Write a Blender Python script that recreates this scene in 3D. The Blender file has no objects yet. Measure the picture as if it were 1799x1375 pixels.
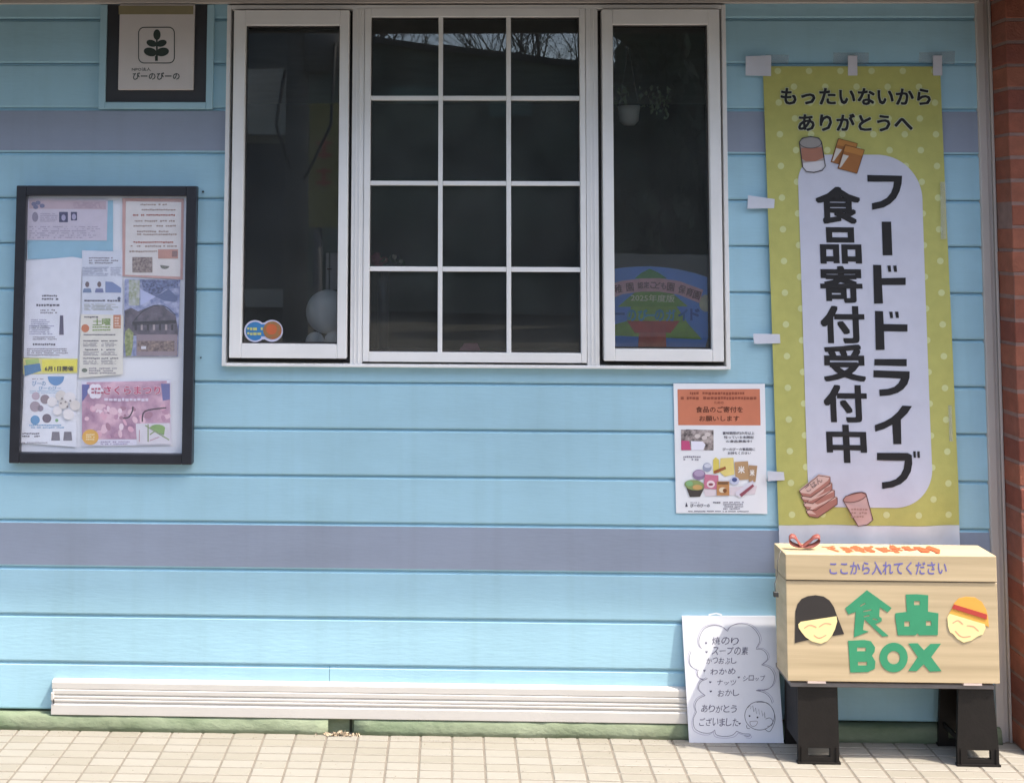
import bpy, bmesh, math, random
from mathutils import Vector, Matrix, Euler
from mathutils.geometry import tessellate_polygon
random.seed(7)
SC = bpy.context.scene
COL = SC.collection

# ------------------------------------------------------------------ camera
CAM_H, CAM_D, F_PX = 1.6005, 3.8789, 2060.0
CX, CY, RX, RY, RZ = 742.341, 268.3424, 0.0697, -0.004, 0.0255
W_PX, H_PX = 1799.0, 1375.0
ROT = Matrix.Rotation(RZ, 3, 'Z') @ Matrix.Rotation(RX, 3, 'X') @ Matrix.Rotation(RY, 3, 'Y')
cam_d = bpy.data.cameras.new('camera')
cam = bpy.data.objects.new('camera', cam_d); COL.objects.link(cam)
cam.matrix_world = Matrix.Translation((0, -CAM_D, CAM_H)) @ (ROT @ Matrix.Rotation(math.radians(90), 3, 'X')).to_4x4()
cam_d.sensor_width = 36.0
cam_d.lens = F_PX / W_PX * 36.0
cam_d.shift_x = (W_PX / 2 - CX) / W_PX
cam_d.shift_y = (CY - H_PX / 2) / W_PX
cam_d.clip_start = 0.05; cam_d.clip_end = 2000
SC.camera = cam

# ------------------------------------------------------------------ world, sun, exposure
SUN_TO = Vector((-2.4, 1.0, -4.5)).normalized()
el = math.asin(-SUN_TO.z); az = math.atan2(-SUN_TO.x, -SUN_TO.y)
wd = bpy.data.worlds.new("World"); SC.world = wd; wd.use_nodes = True
nt = wd.node_tree
bg = nt.nodes['Background']
sky = nt.nodes.new('ShaderNodeTexSky'); sky.sky_type = 'NISHITA'; sky.sun_disc = False
sky.sun_elevation = el; sky.sun_rotation = az
sky.air_density = 1.0; sky.dust_density = 3.2; sky.ozone_density = 1.0
nt.links.new(sky.outputs[0], bg.inputs[0]); bg.inputs[1].default_value = 0.15
sl = bpy.data.lights.new('sun', 'SUN'); sl.energy = 2.0; sl.angle = math.radians(0.9); sl.color = (1.0, 0.93, 0.82)
so = bpy.data.objects.new('sun', sl); COL.objects.link(so)
so.rotation_euler = SUN_TO.to_track_quat('-Z', 'Y').to_euler(); so.location = (8, -6, 14)
SC.view_settings.view_transform = 'Standard'; SC.view_settings.look = 'None'
SC.view_settings.gamma = 1; SC.view_settings.use_curve_mapping = False
SC.view_settings.exposure = 1.93

# ------------------------------------------------------------------ measuring helpers: photo pixel -> point on a real plane
CAMP = Vector((0, -CAM_D, CAM_H))
GZ = 0.016                                   # height of the pavement
def ray(px, py):
    return ROT @ Vector(((px - CX) / F_PX, 1.0, -(py - CY) / F_PX))
def P(px, py, pl=0.0):
    d = ray(px, py)
    if isinstance(pl, (int, float)):
        return CAMP + d * ((pl + CAM_D) / d.y)
    o, n = pl
    return CAMP + d * ((o - CAMP).dot(n) / d.dot(n))
def G(px, py, z=GZ):
    d = ray(px, py); return CAMP + d * ((z - CAM_H) / d.z)

# ------------------------------------------------------------------ materials
def lin(h):
    h = h.lstrip('#'); r = [int(h[i:i + 2], 16) / 255 for i in (0, 2, 4)]
    return tuple((c / 12.92 if c <= .04045 else ((c + .055) / 1.055) ** 2.4) for c in r)
MATS = {}
def mat(name, col, rough=.6, var=.08, scale=6.0, bump=0.0, bscale=80.0, metal=0.0, stretch=None, spec=.5, col2=None, detail=4, dirt=0.0, streak=0.0):
    if name in MATS: return MATS[name]
    if isinstance(col, str): col = lin(col)
    m = bpy.data.materials.new(name); m.use_nodes = True; MATS[name] = m
    t = m.node_tree; b = t.nodes['Principled BSDF']
    b.inputs['Roughness'].default_value = rough; b.inputs['Metallic'].default_value = metal
    b.inputs['Specular IOR Level'].default_value = spec
    tc = t.nodes.new('ShaderNodeTexCoord'); mp = t.nodes.new('ShaderNodeMapping')
    t.links.new(tc.outputs['Object'], mp.inputs[0])
    if stretch: mp.inputs['Scale'].default_value = stretch
    n = t.nodes.new('ShaderNodeTexNoise'); n.inputs['Scale'].default_value = scale; n.inputs['Detail'].default_value = detail
    t.links.new(mp.outputs[0], n.inputs['Vector'])
    if col2 is None: c1 = tuple(c * (1 - var) for c in col); c2 = tuple(min(1, c * (1 + var)) for c in col)
    else: c1 = col; c2 = lin(col2) if isinstance(col2, str) else col2
    r = t.nodes.new('ShaderNodeValToRGB')
    r.color_ramp.elements[0].position = .3; r.color_ramp.elements[1].position = .7
    r.color_ramp.elements[0].color = (*c1, 1); r.color_ramp.elements[1].color = (*c2, 1)
    t.links.new(n.outputs[0], r.inputs[0])
    out = r.outputs[0]
    if dirt:
        n2 = t.nodes.new('ShaderNodeTexNoise'); n2.inputs['Scale'].default_value = 2.2; n2.inputs['Detail'].default_value = 6
        n2.inputs['Roughness'].default_value = .65
        t.links.new(tc.outputs['Object'], n2.inputs['Vector'])
        r2 = t.nodes.new('ShaderNodeValToRGB'); r2.color_ramp.elements[0].position = .42; r2.color_ramp.elements[1].position = .72
        r2.color_ramp.elements[0].color = (1, 1, 1, 1); r2.color_ramp.elements[1].color = (1 - dirt, 1 - dirt, 1 - dirt * 1.15, 1)
        t.links.new(n2.outputs[0], r2.inputs[0])
        mx = t.nodes.new('ShaderNodeMixRGB'); mx.blend_type = 'MULTIPLY'; mx.inputs[0].default_value = 1
        t.links.new(out, mx.inputs[1]); t.links.new(r2.outputs[0], mx.inputs[2]); out = mx.outputs[0]
    if streak:                                   # faint rain streaks running down the boards
        m2 = t.nodes.new('ShaderNodeMapping'); m2.inputs['Scale'].default_value = (22, 1, .8)
        n4 = t.nodes.new('ShaderNodeTexNoise'); n4.inputs['Scale'].default_value = 1.0; n4.inputs['Detail'].default_value = 7
        t.links.new(tc.outputs['Object'], m2.inputs[0]); t.links.new(m2.outputs[0], n4.inputs['Vector'])
        r4 = t.nodes.new('ShaderNodeValToRGB'); r4.color_ramp.elements[0].position = .5; r4.color_ramp.elements[1].position = .75
        r4.color_ramp.elements[0].color = (1, 1, 1, 1); r4.color_ramp.elements[1].color = (1 - streak, 1 - streak, 1 - streak * 1.3, 1)
        t.links.new(n4.outputs[0], r4.inputs[0])
        x4 = t.nodes.new('ShaderNodeMixRGB'); x4.blend_type = 'MULTIPLY'; x4.inputs[0].default_value = 1
        t.links.new(out, x4.inputs[1]); t.links.new(r4.outputs[0], x4.inputs[2]); out = x4.outputs[0]
    t.links.new(out, b.inputs['Base Color'])
    if bump:
        n3 = t.nodes.new('ShaderNodeTexNoise'); n3.inputs['Scale'].default_value = bscale; n3.inputs['Detail'].default_value = 5
        t.links.new(mp.outputs[0], n3.inputs['Vector'])
        bp = t.nodes.new('ShaderNodeBump'); bp.inputs['Strength'].default_value = bump; bp.inputs['Distance'].default_value = .004
        t.links.new(n3.outputs[0], bp.inputs['Height']); t.links.new(bp.outputs[0], b.inputs['Normal'])
    return m
def ink(h, rough=.7):                       # flat print colour
    return mat('print_' + h.lstrip('#'), h, rough, .04, 30)
def glass_mat():
    m = bpy.data.materials.new('window_glass'); m.use_nodes = True; t = m.node_tree
    for n in list(t.nodes):
        if n.type != 'OUTPUT_MATERIAL': t.nodes.remove(n)
    o = [n for n in t.nodes][0]
    tr = t.nodes.new('ShaderNodeBsdfTransparent'); tr.inputs[0].default_value = (.97, .98, .975, 1)
    gl = t.nodes.new('ShaderNodeBsdfGlossy'); gl.inputs['Roughness'].default_value = .004
    fr = t.nodes.new('ShaderNodeFresnel'); fr.inputs[0].default_value = 1.62
    tc = t.nodes.new('ShaderNodeTexCoord'); no = t.nodes.new('ShaderNodeTexNoise'); no.inputs['Scale'].default_value = 1.7
    bp = t.nodes.new('ShaderNodeBump'); bp.inputs['Strength'].default_value = .05; bp.inputs['Distance'].default_value = .01
    t.links.new(tc.outputs['Object'], no.inputs['Vector']); t.links.new(no.outputs[0], bp.inputs['Height'])
    t.links.new(bp.outputs[0], gl.inputs['Normal'])
    mx = t.nodes.new('ShaderNodeMixShader')
    t.links.new(fr.outputs[0], mx.inputs[0]); t.links.new(tr.outputs[0], mx.inputs[1]); t.links.new(gl.outputs[0], mx.inputs[2])
    df = t.nodes.new('ShaderNodeBsdfDiffuse'); df.inputs[0].default_value = (.62, .64, .62, 1)
    n2 = t.nodes.new('ShaderNodeTexNoise'); n2.inputs['Scale'].default_value = 5; n2.inputs['Detail'].default_value = 8
    t.links.new(tc.outputs['Object'], n2.inputs['Vector'])
    mr = t.nodes.new('ShaderNodeMapRange'); mr.inputs['From Min'].default_value = .3; mr.inputs['From Max'].default_value = .7
    mr.inputs['To Min'].default_value = .024; mr.inputs['To Max'].default_value = .046; t.links.new(n2.outputs[0], mr.inputs[0])
    m2 = t.nodes.new('ShaderNodeMixShader'); t.links.new(mr.outputs[0], m2.inputs[0]); t.links.new(mx.outputs[0], m2.inputs[1]); t.links.new(df.outputs[0], m2.inputs[2])
    t.links.new(m2.outputs[0], o.inputs[0]); return m
GLASS = glass_mat()
def sheer(name, col, alpha, rough=.4):      # translucent film / tape / hem
    m = mat(name, col, rough, .05, 20); t = m.node_tree
    b = t.nodes['Principled BSDF']; b.inputs['Alpha'].default_value = alpha
    return m

BLUE = mat('siding_blue_paint', (.352, .578, .682), .55, .045, 3, .14, 60, stretch=(.4, 1, 2.5), dirt=.10, streak=.045)
PURPLE = mat('siding_mauve_paint', (.278, .32, .405), .55, .045, 3, .14, 60, stretch=(.4, 1, 2.5), dirt=.10, streak=.045)
WHITE = mat('window_white_vinyl', (.83, .82, .80), .4, .03, 5, .03, 50, dirt=.10)
DARK_FILL = mat('dark_rubber_and_shade', (.05, .045, .042), .8)  # rubber of the seals, also the painted shade in the sash gaps
CREAM = mat('cream_enamel', (.575, .545, .505), .4, .03, 6, .03, 60, dirt=.08)
POST = mat('beige_trim_paint', (.50, .45, .41), .5, .04, 8, .06, 60, stretch=(1, 1, .15), dirt=.12)
MOSS = mat('mossy_plinth', (.13, .175, .10), .95, 0, 9, 1.0, 60, col2=(.27, .305, .205), stretch=(.6, 1, 1), detail=8, dirt=.3)
BLACKF = mat('black_powder_coat', (.022, .023, .030), .42, .15, 20, .05, 90)
PAPER = mat('white_paper', (.80, .80, .82), .75, .025, 8)
BLK = ink('#161618')

# ------------------------------------------------------------------ object helpers
def tag(o, label=None, cat=None, group=None, kind=None):
    if label: o['label'] = label
    if cat: o['category'] = cat
    if group: o['group'] = group
    if kind: o['kind'] = kind
    return o
def thing(name, label, cat, loc=(0, 0, 0), group=None):
    o = bpy.data.objects.new(name, None); COL.objects.link(o); o.location = loc
    o.empty_display_size = .05
    return tag(o, label, cat, group)
def link(name, me, m=None, parent=None, smooth=False):
    o = bpy.data.objects.new(name, me); COL.objects.link(o)
    if m is not None:
        for x in (m if isinstance(m, (list, tuple)) else [m]): me.materials.append(x)
    if smooth:
        for p in me.polygons: p.use_smooth = True
    if parent is not None:
        o.parent = parent
        o.matrix_parent_inverse = Matrix.Translation(-parent.location) if parent.parent is None else Matrix.Translation(-parent.parent.location)
        if parent.parent is not None:
            o.matrix_parent_inverse = (Matrix.Translation(parent.location)).inverted() if False else Matrix.Identity(4)
    return o
def meshobj(name, vs, fs, m, parent=None, smooth=False, mi=None):
    me = bpy.data.meshes.new(name); me.from_pydata([tuple(v) for v in vs], [], fs); me.update()
    if mi:
        for i, p in enumerate(me.polygons): p.material_index = mi[i]
    return link(name, me, m, parent, smooth)
def bmobj(name, bm, m, parent=None, smooth=False):
    me = bpy.data.meshes.new(name); bm.to_mesh(me); bm.free(); return link(name, me, m, parent, smooth)
def add_box(bm, x0, x1, y0, y1, z0, z1, bev=0.0, seg=1):
    r = bmesh.ops.create_cube(bm, size=1)
    for v in r['verts']:
        v.co = Vector(((x0 + x1) / 2 + v.co.x * (x1 - x0), (y0 + y1) / 2 + v.co.y * (y1 - y0), (z0 + z1) / 2 + v.co.z * (z1 - z0)))
    if bev:
        es = list({e for v in r['verts'] for e in v.link_edges})
        bmesh.ops.bevel(bm, geom=es, offset=bev, segments=seg, affect='EDGES', profile=.5)
def box(name, x0, x1, y0, y1, z0, z1, m, parent=None, bev=0.0, seg=1):
    bm = bmesh.new(); add_box(bm, min(x0, x1), max(x0, x1), min(y0, y1), max(y0, y1), min(z0, z1), max(z0, z1), bev, seg)
    return bmobj(name, bm, m, parent)
def prism(name, prof, x0, x1, m, parent=None, mi=None):      # profile (y,z) run along x
    n = len(prof)
    vs = [(x0, y, z) for y, z in prof] + [(x1, y, z) for y, z in prof]
    fs = [[i, (i + 1) % n, n + (i + 1) % n, n + i] for i in range(n)] + [list(range(n))[::-1], [n + i for i in range(n)]]
    return meshobj(name, vs, fs, m, parent, mi=(list(mi) + [0, 0]) if mi else None)
def tube_bm(bm, pts, r, n=8, r2=None):
    pts = [Vector(p) for p in pts]; rings = []
    for i, p in enumerate(pts):
        d = (pts[min(i + 1, len(pts) - 1)] - pts[max(i - 1, 0)]).normalized()
        a = d.orthogonal().normalized(); b = d.cross(a)
        if rings:                                             # keep frames aligned
            pa = prev - d * prev.dot(d)
            if pa.length > 1e-6: a = pa.normalized(); b = d.cross(a)
        prev = a
        rr = r if r2 is None else r + (r2 - r) * i / max(1, len(pts) - 1)
        rings.append([bm.verts.new(p + (a * math.cos(2 * math.pi * k / n) + b * math.sin(2 * math.pi * k / n)) * rr) for k in range(n)])
    for A, B in zip(rings, rings[1:]):
        for k in range(n): bm.faces.new((A[k], A[(k + 1) % n], B[(k + 1) % n], B[k]))
    bm.faces.new(rings[0][::-1]); bm.faces.new(rings[-1])
def tube(name, pts, r, m, parent=None, n=8, r2=None):
    bm = bmesh.new(); tube_bm(bm, pts, r, n, r2); return bmobj(name, bm, m, parent, True)

# flat prints: outlines measured in photo pixels, laid on the sheet's own plane pl
def shape(name, pts, pl, m, parent, holes=(), thick=0.0, warp=None):
    loops = [pts] + list(holes)
    v2 = [[Vector((x, -y, 0)) for x, y in L] for L in loops]
    tri = tessellate_polygon(v2)
    flat = [p for L in loops for p in L]
    vs = [P(x, y, pl) for x, y in flat]
    if warp: vs = [warp(v, q) for v, q in zip(vs, flat)]
    fs = []
    for t in tri:
        a, b, c = [vs[i] for i in t]
        fs.append(list(t) if (b - a).cross(c - a).y < 0 else list(t)[::-1])
    if thick:
        n = len(vs); vs = vs + [v + Vector((0, thick, 0)) for v in vs]
        fs += [[i + n for i in f][::-1] for f in fs]
        k = 0
        for L in loops:
            for i in range(len(L)):
                a, b = k + i, k + (i + 1) % len(L); fs.append([a, b, b + n, a + n])
            k += len(L)
    return meshobj(name, vs, fs, m, parent)
def rectp(x0, y0, x1, y1): return [(x0, y0), (x1, y0), (x1, y1), (x0, y1)]
def ell(cx, cy, rx, ry, n=28, rot=0.0, a0=0, a1=360):
    r = math.radians(rot); o = []
    for i in range(n):
        a = math.radians(a0 + (a1 - a0) * i / (n if a1 - a0 == 360 else n - 1))
        x, y = rx * math.cos(a), ry * math.sin(a)
        o.append((cx + x * math.cos(r) - y * math.sin(r), cy + x * math.sin(r) + y * math.cos(r)))
    return o
def rrect(x0, y0, x1, y1, r, n=6):
    o = []
    for cx, cy, a in ((x1 - r, y0 + r, -90), (x1 - r, y1 - r, 0), (x0 + r, y1 - r, 90), (x0 + r, y0 + r, 180)):
        for i in range(n + 1):
            t = math.radians(a + 90 * i / n); o.append((cx + r * math.cos(t), cy + r * math.sin(t)))
    return o
def smooth_line(pts, n=5):
    o = []
    for i in range(len(pts) - 1):
        p0, p1, p2, p3 = pts[max(0, i - 1)], pts[i], pts[i + 1], pts[min(len(pts) - 1, i + 2)]
        for k in range(n):
            t = k / n
            o.append(tuple(.5 * ((2 * p1[j]) + (-p0[j] + p2[j]) * t + (2 * p0[j] - 5 * p1[j] + 4 * p2[j] - p3[j]) * t * t + (-p0[j] + 3 * p1[j] - 3 * p2[j] + p3[j]) * t ** 3) for j in (0, 1)))
    o.append(pts[-1]); return o
def strokes(name, lines, wpx, pl, m, parent, warp=None):                # pen strokes as thin ribbons
    vs, fs = [], []
    for L in lines:
        n0 = len(vs)
        for i, (x, y) in enumerate(L):
            ax, ay = L[max(0, i - 1)]; bx, by = L[min(len(L) - 1, i + 1)]
            dx, dy = bx - ax, by - ay; l = math.hypot(dx, dy) or 1
            nx, ny = -dy / l * wpx / 2, dx / l * wpx / 2
            qa, qb = P(x + nx, y + ny, pl), P(x - nx, y - ny, pl)
            if warp: qa, qb = warp(qa, (x, y)), warp(qb, (x, y))
            vs += [qa, qb]
        for i in range(len(L) - 1):
            a = n0 + 2 * i; fs.append([a, a + 1, a + 3, a + 2])
    return meshobj(name, vs, fs, m, parent)
def glyphs(body, offset=0.0, res=2):
    # heavier weights: the regular letterform overlaid with shifted copies of itself
    v0, f0 = glyphs0(body, res)
    if offset <= 0: return v0, f0, [0] * len(v0)
    vs, fs, lay = list(v0), [list(f) for f in f0], [0] * len(v0)
    sh = [(math.cos(a * math.pi / 4 + .39), math.sin(a * math.pi / 4 + .39)) for a in range(8)]
    if offset > .03: sh = [(x, y) for x in (-1, -.33, .33, 1) for y in (-1, -.33, .33, 1) if max(abs(x), abs(y)) > .5 or offset > .05]
    for k, (dx, dy) in enumerate(sh):
        n = len(vs); vs += [(x + dx * offset * .62, y + dy * offset * .62) for x, y in v0]
        fs += [[i + n for i in f] for f in f0]; lay += [k + 1] * len(v0)
    return vs, fs, lay
def glyphs0(body, res=2):
    offset = 0.0
    cu = bpy.data.curves.new('lettering_curve', 'FONT'); cu.body = body; cu.offset = offset; cu.resolution_u = res
    o = bpy.data.objects.new('lettering_curve', cu); COL.objects.link(o)
    bpy.context.view_layer.update()
    me = bpy.data.meshes.new_from_object(o.evaluated_get(bpy.context.evaluated_depsgraph_get()))
    vs = [(v.co.x, v.co.y) for v in me.vertices]; fs = [list(p.vertices) for p in me.polygons]
    bpy.data.objects.remove(o); bpy.data.curves.remove(cu); bpy.data.meshes.remove(me)
    return vs, fs
def text(body, x0, y0, x1, y1, pl, m, parent, bold=.02, name='lettering', outline=0, om=None, opl=None, rot=0.0, shear=0.0, turn=False, quad=None, warp=None, dz=0.0):
    vs, fs, lay = glyphs(body, bold)
    if not vs: return None
    def tr(v): return (v[1], -v[0]) if turn else v
    b = [tr(v) for v in vs]
    ax, bx = min(v[0] for v in b), max(v[0] for v in b); ay, by = min(v[1] for v in b), max(v[1] for v in b)
    def place(V, plane, lay=None):
        o = []
        for ii, v in enumerate(map(tr, V)):
            u = (v[0] - ax) / max(1e-6, bx - ax); w = (by - v[1]) / max(1e-6, by - ay)
            if quad:
                (ax_, ay_), (bx_, by_), (cx_, cy_), (dx_, dy_) = quad
                x = (1 - w) * ((1 - u) * ax_ + u * bx_) + w * ((1 - u) * dx_ + u * cx_)
                y = (1 - w) * ((1 - u) * ay_ + u * by_) + w * ((1 - u) * dy_ + u * cy_)
            else:
                x = x0 + u * (x1 - x0); y = y0 + w * (y1 - y0)
                if shear: x += shear * (1 - w) * (y1 - y0)
                if rot:
                    mx, my = (x0 + x1) / 2, (y0 + y1) / 2; r = math.radians(rot); X, Y = x - mx, y - my
                    x, y = mx + X * math.cos(r) - Y * math.sin(r), my + X * math.sin(r) + Y * math.cos(r)
            q = P(x, y, plane)
            if warp: q = warp(q, (x, y))
            if lay: q = q + Vector((0, lay[ii] * .00003, 0))
            o.append(q)
        return o
    if outline:
        ov, of, ol = glyphs(body, bold + outline)
        meshobj(name + '_outline', place(ov, opl, ol), of, om, parent)
    return meshobj(name, place(vs, pl, lay), fs, m, parent)
def fine_print(x0, y0, x1, y1, rows, pl, m, parent, fill=.9, ragged=.25, gap=.45, center=False, slant=0.0):   # rows of print too small to read
    vs, fs = [], []
    h = (y1 - y0) / rows
    for i in range(rows):
        L = (x1 - x0) * (1 - ragged * random.random()); xa = x0 + ((x1 - x0 - L) / 2 if center else 0)
        x = xa
        while x < xa + L:
            w = h * random.uniform(.35, .8)
            if random.random() < fill:
                ya = y0 + i * h + h * gap / 2 * random.uniform(.7, 1.3); yb = ya + h * (1 - gap) * random.uniform(.75, 1)
                s = slant * (x - x0); n = len(vs)
                vs += [P(x, ya + s, pl), P(x + w, ya + s, pl), P(x + w, yb + s, pl), P(x, yb + s, pl)]; fs.append([n + 3, n + 2, n + 1, n])
            x += w + h * .16
    if fs: return meshobj('fine_print', vs, fs, m, parent)

# ================================================================== SETTING
# ---- pavement with 100 x 50 mm tiles
pave = bpy.data.objects.new('pavement', None); COL.objects.link(pave); tag(pave, kind='structure')
pave['label'] = 'pale tiled pavement in front of the wall'
GROUT = mat('grout', (.17, .145, .115), .95, .12, 30, .4, 200)
box('grout_bed', -6, 6, -1.15, .3, -.12, GZ - .0022, GROUT, pave)
tmats = [mat('pavement_tile_%d' % i, c, .62, .06, 14, .25, 150, dirt=.16) for i, c in enumerate(((.262, .24, .198), (.275, .254, .215), (.248, .226, .184), (.268, .246, .206)))]
K = (CAM_H - GZ) / CAM_H
TP = .1 * K; TX0 = -1.2974 * K; R0 = G(690, 1312.7).y
def tile_mesh(w, d, h, i):
    bm = bmesh.new(); add_box(bm, -w / 2, w / 2, -d / 2, d / 2, -h, 0, .0016)
    me = bpy.data.meshes.new('tile'); bm.to_mesh(me); bm.free(); me.materials.append(tmats[i]); return me
TM = [tile_mesh(TP - .0065, TP / 2 - .0066, .012, i) for i in range(4)]
rb = bmesh.new()
for j in range(-3, 22):
    yc = R0 - (j - .5) * TP / 2
    if yc > -.026: continue
    for i in range(-46, 60):
        xc = TX0 + (i + .5) * TP
        near = (-.42 < yc) and (-1.62 < xc < 1.80)
        z = GZ - random.random() * .0008
        if near:
            o = bpy.data.objects.new('tile', TM[random.choice((0, 1, 1, 2, 3))]); COL.objects.link(o); o.parent = pave
            o.location = (xc, yc, z); o.rotation_euler = (random.gauss(0, .004), random.gauss(0, .003), random.gauss(0, .002))
        elif abs(xc) < 6:
            add_box(rb, xc - TP / 2 + .0033, xc + TP / 2 - .0033, yc - TP / 4 + .0025, yc + TP / 4 - .0025, z - .01, z)
bmobj('tile_field', rb, tmats[1], pave)['kind'] = 'stuff'
# kerb, road and ground beyond the camera
box('kerb', -30, 30, -1.28, -1.152, -.2, GZ, mat('kerb_concrete', (.22, .21, .19), .9, .1, 12, .3, 90), None, .008)['kind'] = 'structure'
rd = box('road', -30, 30, -11, -1.28, -.4, -.11, mat('asphalt', (.034, .033, .032), .9, .15, 40, .5, 220)); rd['kind'] = 'structure'
gd = meshobj('ground', [(-300, -300, -.13), (300, -300, -.13), (300, 300, -.13), (-300, 300, -.13)], [[0, 1, 2, 3]], mat('earth', (.06, .055, .04), .95, .2, .6)); gd['kind'] = 'structure'

# ================================================================== BUILDING
B = thing('building', 'shop front with pale blue lap siding, two mauve bands and white windows', 'building')
WX0, WX1, WZ0, WZ1 = -.752, .900, 1.170, 2.361
XL, XR = -5.5, 1.727
def course(x0, x1, z0, z1, main, parent):
    # lap board: slightly battered face, rounded drip edge at its foot, rebate at its head
    prof = [(.012, z0 + .0005), (-.0065, z0 + .0015), (-.0105, z0 + .004), (-.0120, z0 + .008), (-.0112, z1 - .0085), (-.0060, z1 - .0065), (-.0035, z1 - .0045), (-.0035, z1 - .0002), (.012, z1 - .0002)]
    mi = [1, 1, 1, 0, 1, 1, 1, 1, 1]
    return prism('siding_board', prof, x0, x1, [main, BLUE], parent, mi)
zc = [.067 + .15 * k for k in range(17)]
for k, z0 in enumerate(zc[:-1]):
    z1 = z0 + .15; m = PURPLE if k in (3, 12 - 0) else BLUE
    if k == 12: m = PURPLE
    if k == 12 and False: pass
    spans = [(XL, XR)]
    if z1 > WZ0 + .1 and z0 < WZ1: spans = [(XL, WX0 + .002), (WX1 - .002, XR)]
    if abs(z0 - 1.117) < .01:
        spans = [(XL, WX0 + .002), (WX1 - .002, XR)]
        prism('siding_board', [(.012, z0 + .0005), (-.0065, z0 + .0015), (-.0105, z0 + .004), (-.012, z0 + .008), (-.0118, WZ0 + .001), (.012, WZ0 + .001)], WX0 + .002, WX1 - .002, BLUE, B)
    if k == 0: spans = [(XL, -.392), (-.3905, XR)]
    for a, b in spans: course(a, b, z0, z1, m, B)
# backing wall behind the boards (around the opening) and upper storey
WALLM = mat('rendered_wall', (.40, .42, .42), .9, .06, 6)
box('wall', XL, WX0, .0125, .16, 0, 2.6, WALLM, B); box('wall', WX1, 2.9, .0125, .16, 0, 2.6, WALLM, B)
box('wall', WX0, WX1, .0125, .16, 0, WZ0 - .002, WALLM, B); box('wall', WX0, WX1, .0125, .16, WZ1 + .002, 2.6, WALLM, B)
box('upper_wall', XL, 3.4, 0.0, .2, 2.6, 5.6, BLUE, B)
# interior
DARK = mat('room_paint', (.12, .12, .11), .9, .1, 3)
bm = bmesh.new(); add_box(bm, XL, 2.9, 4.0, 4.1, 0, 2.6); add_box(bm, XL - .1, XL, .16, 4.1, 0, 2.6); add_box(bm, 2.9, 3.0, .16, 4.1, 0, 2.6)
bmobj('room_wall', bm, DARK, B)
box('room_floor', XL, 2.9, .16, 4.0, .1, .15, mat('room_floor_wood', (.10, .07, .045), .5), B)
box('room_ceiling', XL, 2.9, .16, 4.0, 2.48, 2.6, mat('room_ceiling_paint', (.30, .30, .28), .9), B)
box('window_ledge', WX0, WX1, .03, .24, 1.175, 1.205, mat('ledge_wood', (.22, .17, .12), .6), B)
# plinth with a recess
for a, b in ((XL, P(576, 1270, -.04).x), (P(622, 1270, -.04).x, 1.727)):
    bm = bmesh.new(); n = int((b - a) / .05) + 1; rows = []
    for i in range(n + 1):
        x = a + (b - a) * i / n; j = lambda s: random.gauss(0, s)
        rows.append([bm.verts.new(q) for q in ((x, .012, .062), (x, -.030 + j(.001), .062 + j(.0007)), (x, -.038 + j(.0012), .056 + j(.0012)), (x, -.0405 + j(.0012), .030), (x, -.0425 + j(.0015), GZ - .004), (x, .012, GZ - .004))])
    for r1, r2 in zip(rows, rows[1:]):
        for k in range(5): bm.faces.new((r1[k], r1[k + 1], r2[k + 1], r2[k]))
    for r in (rows[0], rows[-1][::-1]): bm.faces.new(r)
    bmesh.ops.recalc_face_normals(bm, faces=bm.faces)
    bmobj('plinth', bm, MOSS, B, True)
xa, xb = P(576, 1270, -.04).x, P(622, 1270, -.04).x
box('plinth_recess', xa - .002, xb + .002, -.018, .012, GZ - .004, .060, MOSS, B)
box('drain_slot', xb - .016, xb - .008, -.0195, -.018, GZ, .058, mat('dark_recess', (.03, .035, .02), .95), B)  # plain dark strip on the recess face
# corner post and thin trim beside the brick pier
pl_post = -.022
x0 = P(1752, 1305, pl_post).x; x1 = P(1767, 1305, pl_post).x
box('corner_post', x0, x1, pl_post, .0125, GZ - .004, 2.6, POST, B, .003, 2)
box('trim_strip', x1, x1 + .014, pl_post + .008, .0125, GZ - .004, 2.6, POST, B, .002)
box('trim_strip', x1 + .0145, x1 + .022, pl_post + .0, .0125, GZ - .004, 2.6, POST, B, .0015)
# canopy / eaves
SOF = mat('soffit_paint', (.20, .16, .12), .8, .08, 8, .1, 60, dirt=.2)
EAVE_Y, EAVE_Z = -.447, 2.40
box('soffit', XL, 3.4, EAVE_Y + .02, 0.0, EAVE_Z, EAVE_Z + .03, SOF, B)
box('fascia', XL, 3.4, EAVE_Y, EAVE_Y + .02, EAVE_Z - .058, EAVE_Z + .16, mat('fascia_brown', (.10, .075, .055), .6, .1, 10), B, .003)
prism('canopy_roof', [(EAVE_Y, EAVE_Z + .16), (0, EAVE_Z + .30), (0, EAVE_Z + .03), (EAVE_Y + .02, EAVE_Z + .03)], XL, 3.4, mat('roof_felt', (.10, .10, .10), .9), B)
# head trim at the top of the wall
box('head_trim', XL, 1.727, -.034, -.0125, 2.366, 2.382, POST, B, .002)
box('head_trim', XL, 1.727, -.026, -.0125, 2.3825, 2.3985, mat('head_brown', (.12, .09, .07), .7), B)

# ---- windows: one frame assembly, three windows
def bar(parent, name, x0, x1, z0, z1, y0, y1, bev=.002, m=WHITE): return box(name, x0, x1, y0, y1, z0, z1, m, parent, bev, 2)
def zz(py, pl, px=900): return P(px, py, pl).z
def xx(px, py, pl): return P(px, py, pl).x
# common outer frame
of = bpy.data.objects.new('window_frame', None); COL.objects.link(of); of.parent = B
FY = -.030
bar(of, 'frame_side', -.752, -.738, 1.170, 2.361, FY, .0124); bar(of, 'frame_side', .886, .900, 1.170, 2.361, FY, .0124)
bar(of, 'frame_head', -.738, .886, 2.347, 2.361, FY, .0124); bar(of, 'frame_sill', -.738, .886, 1.170, 1.180, FY - .006, .0124)
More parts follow.
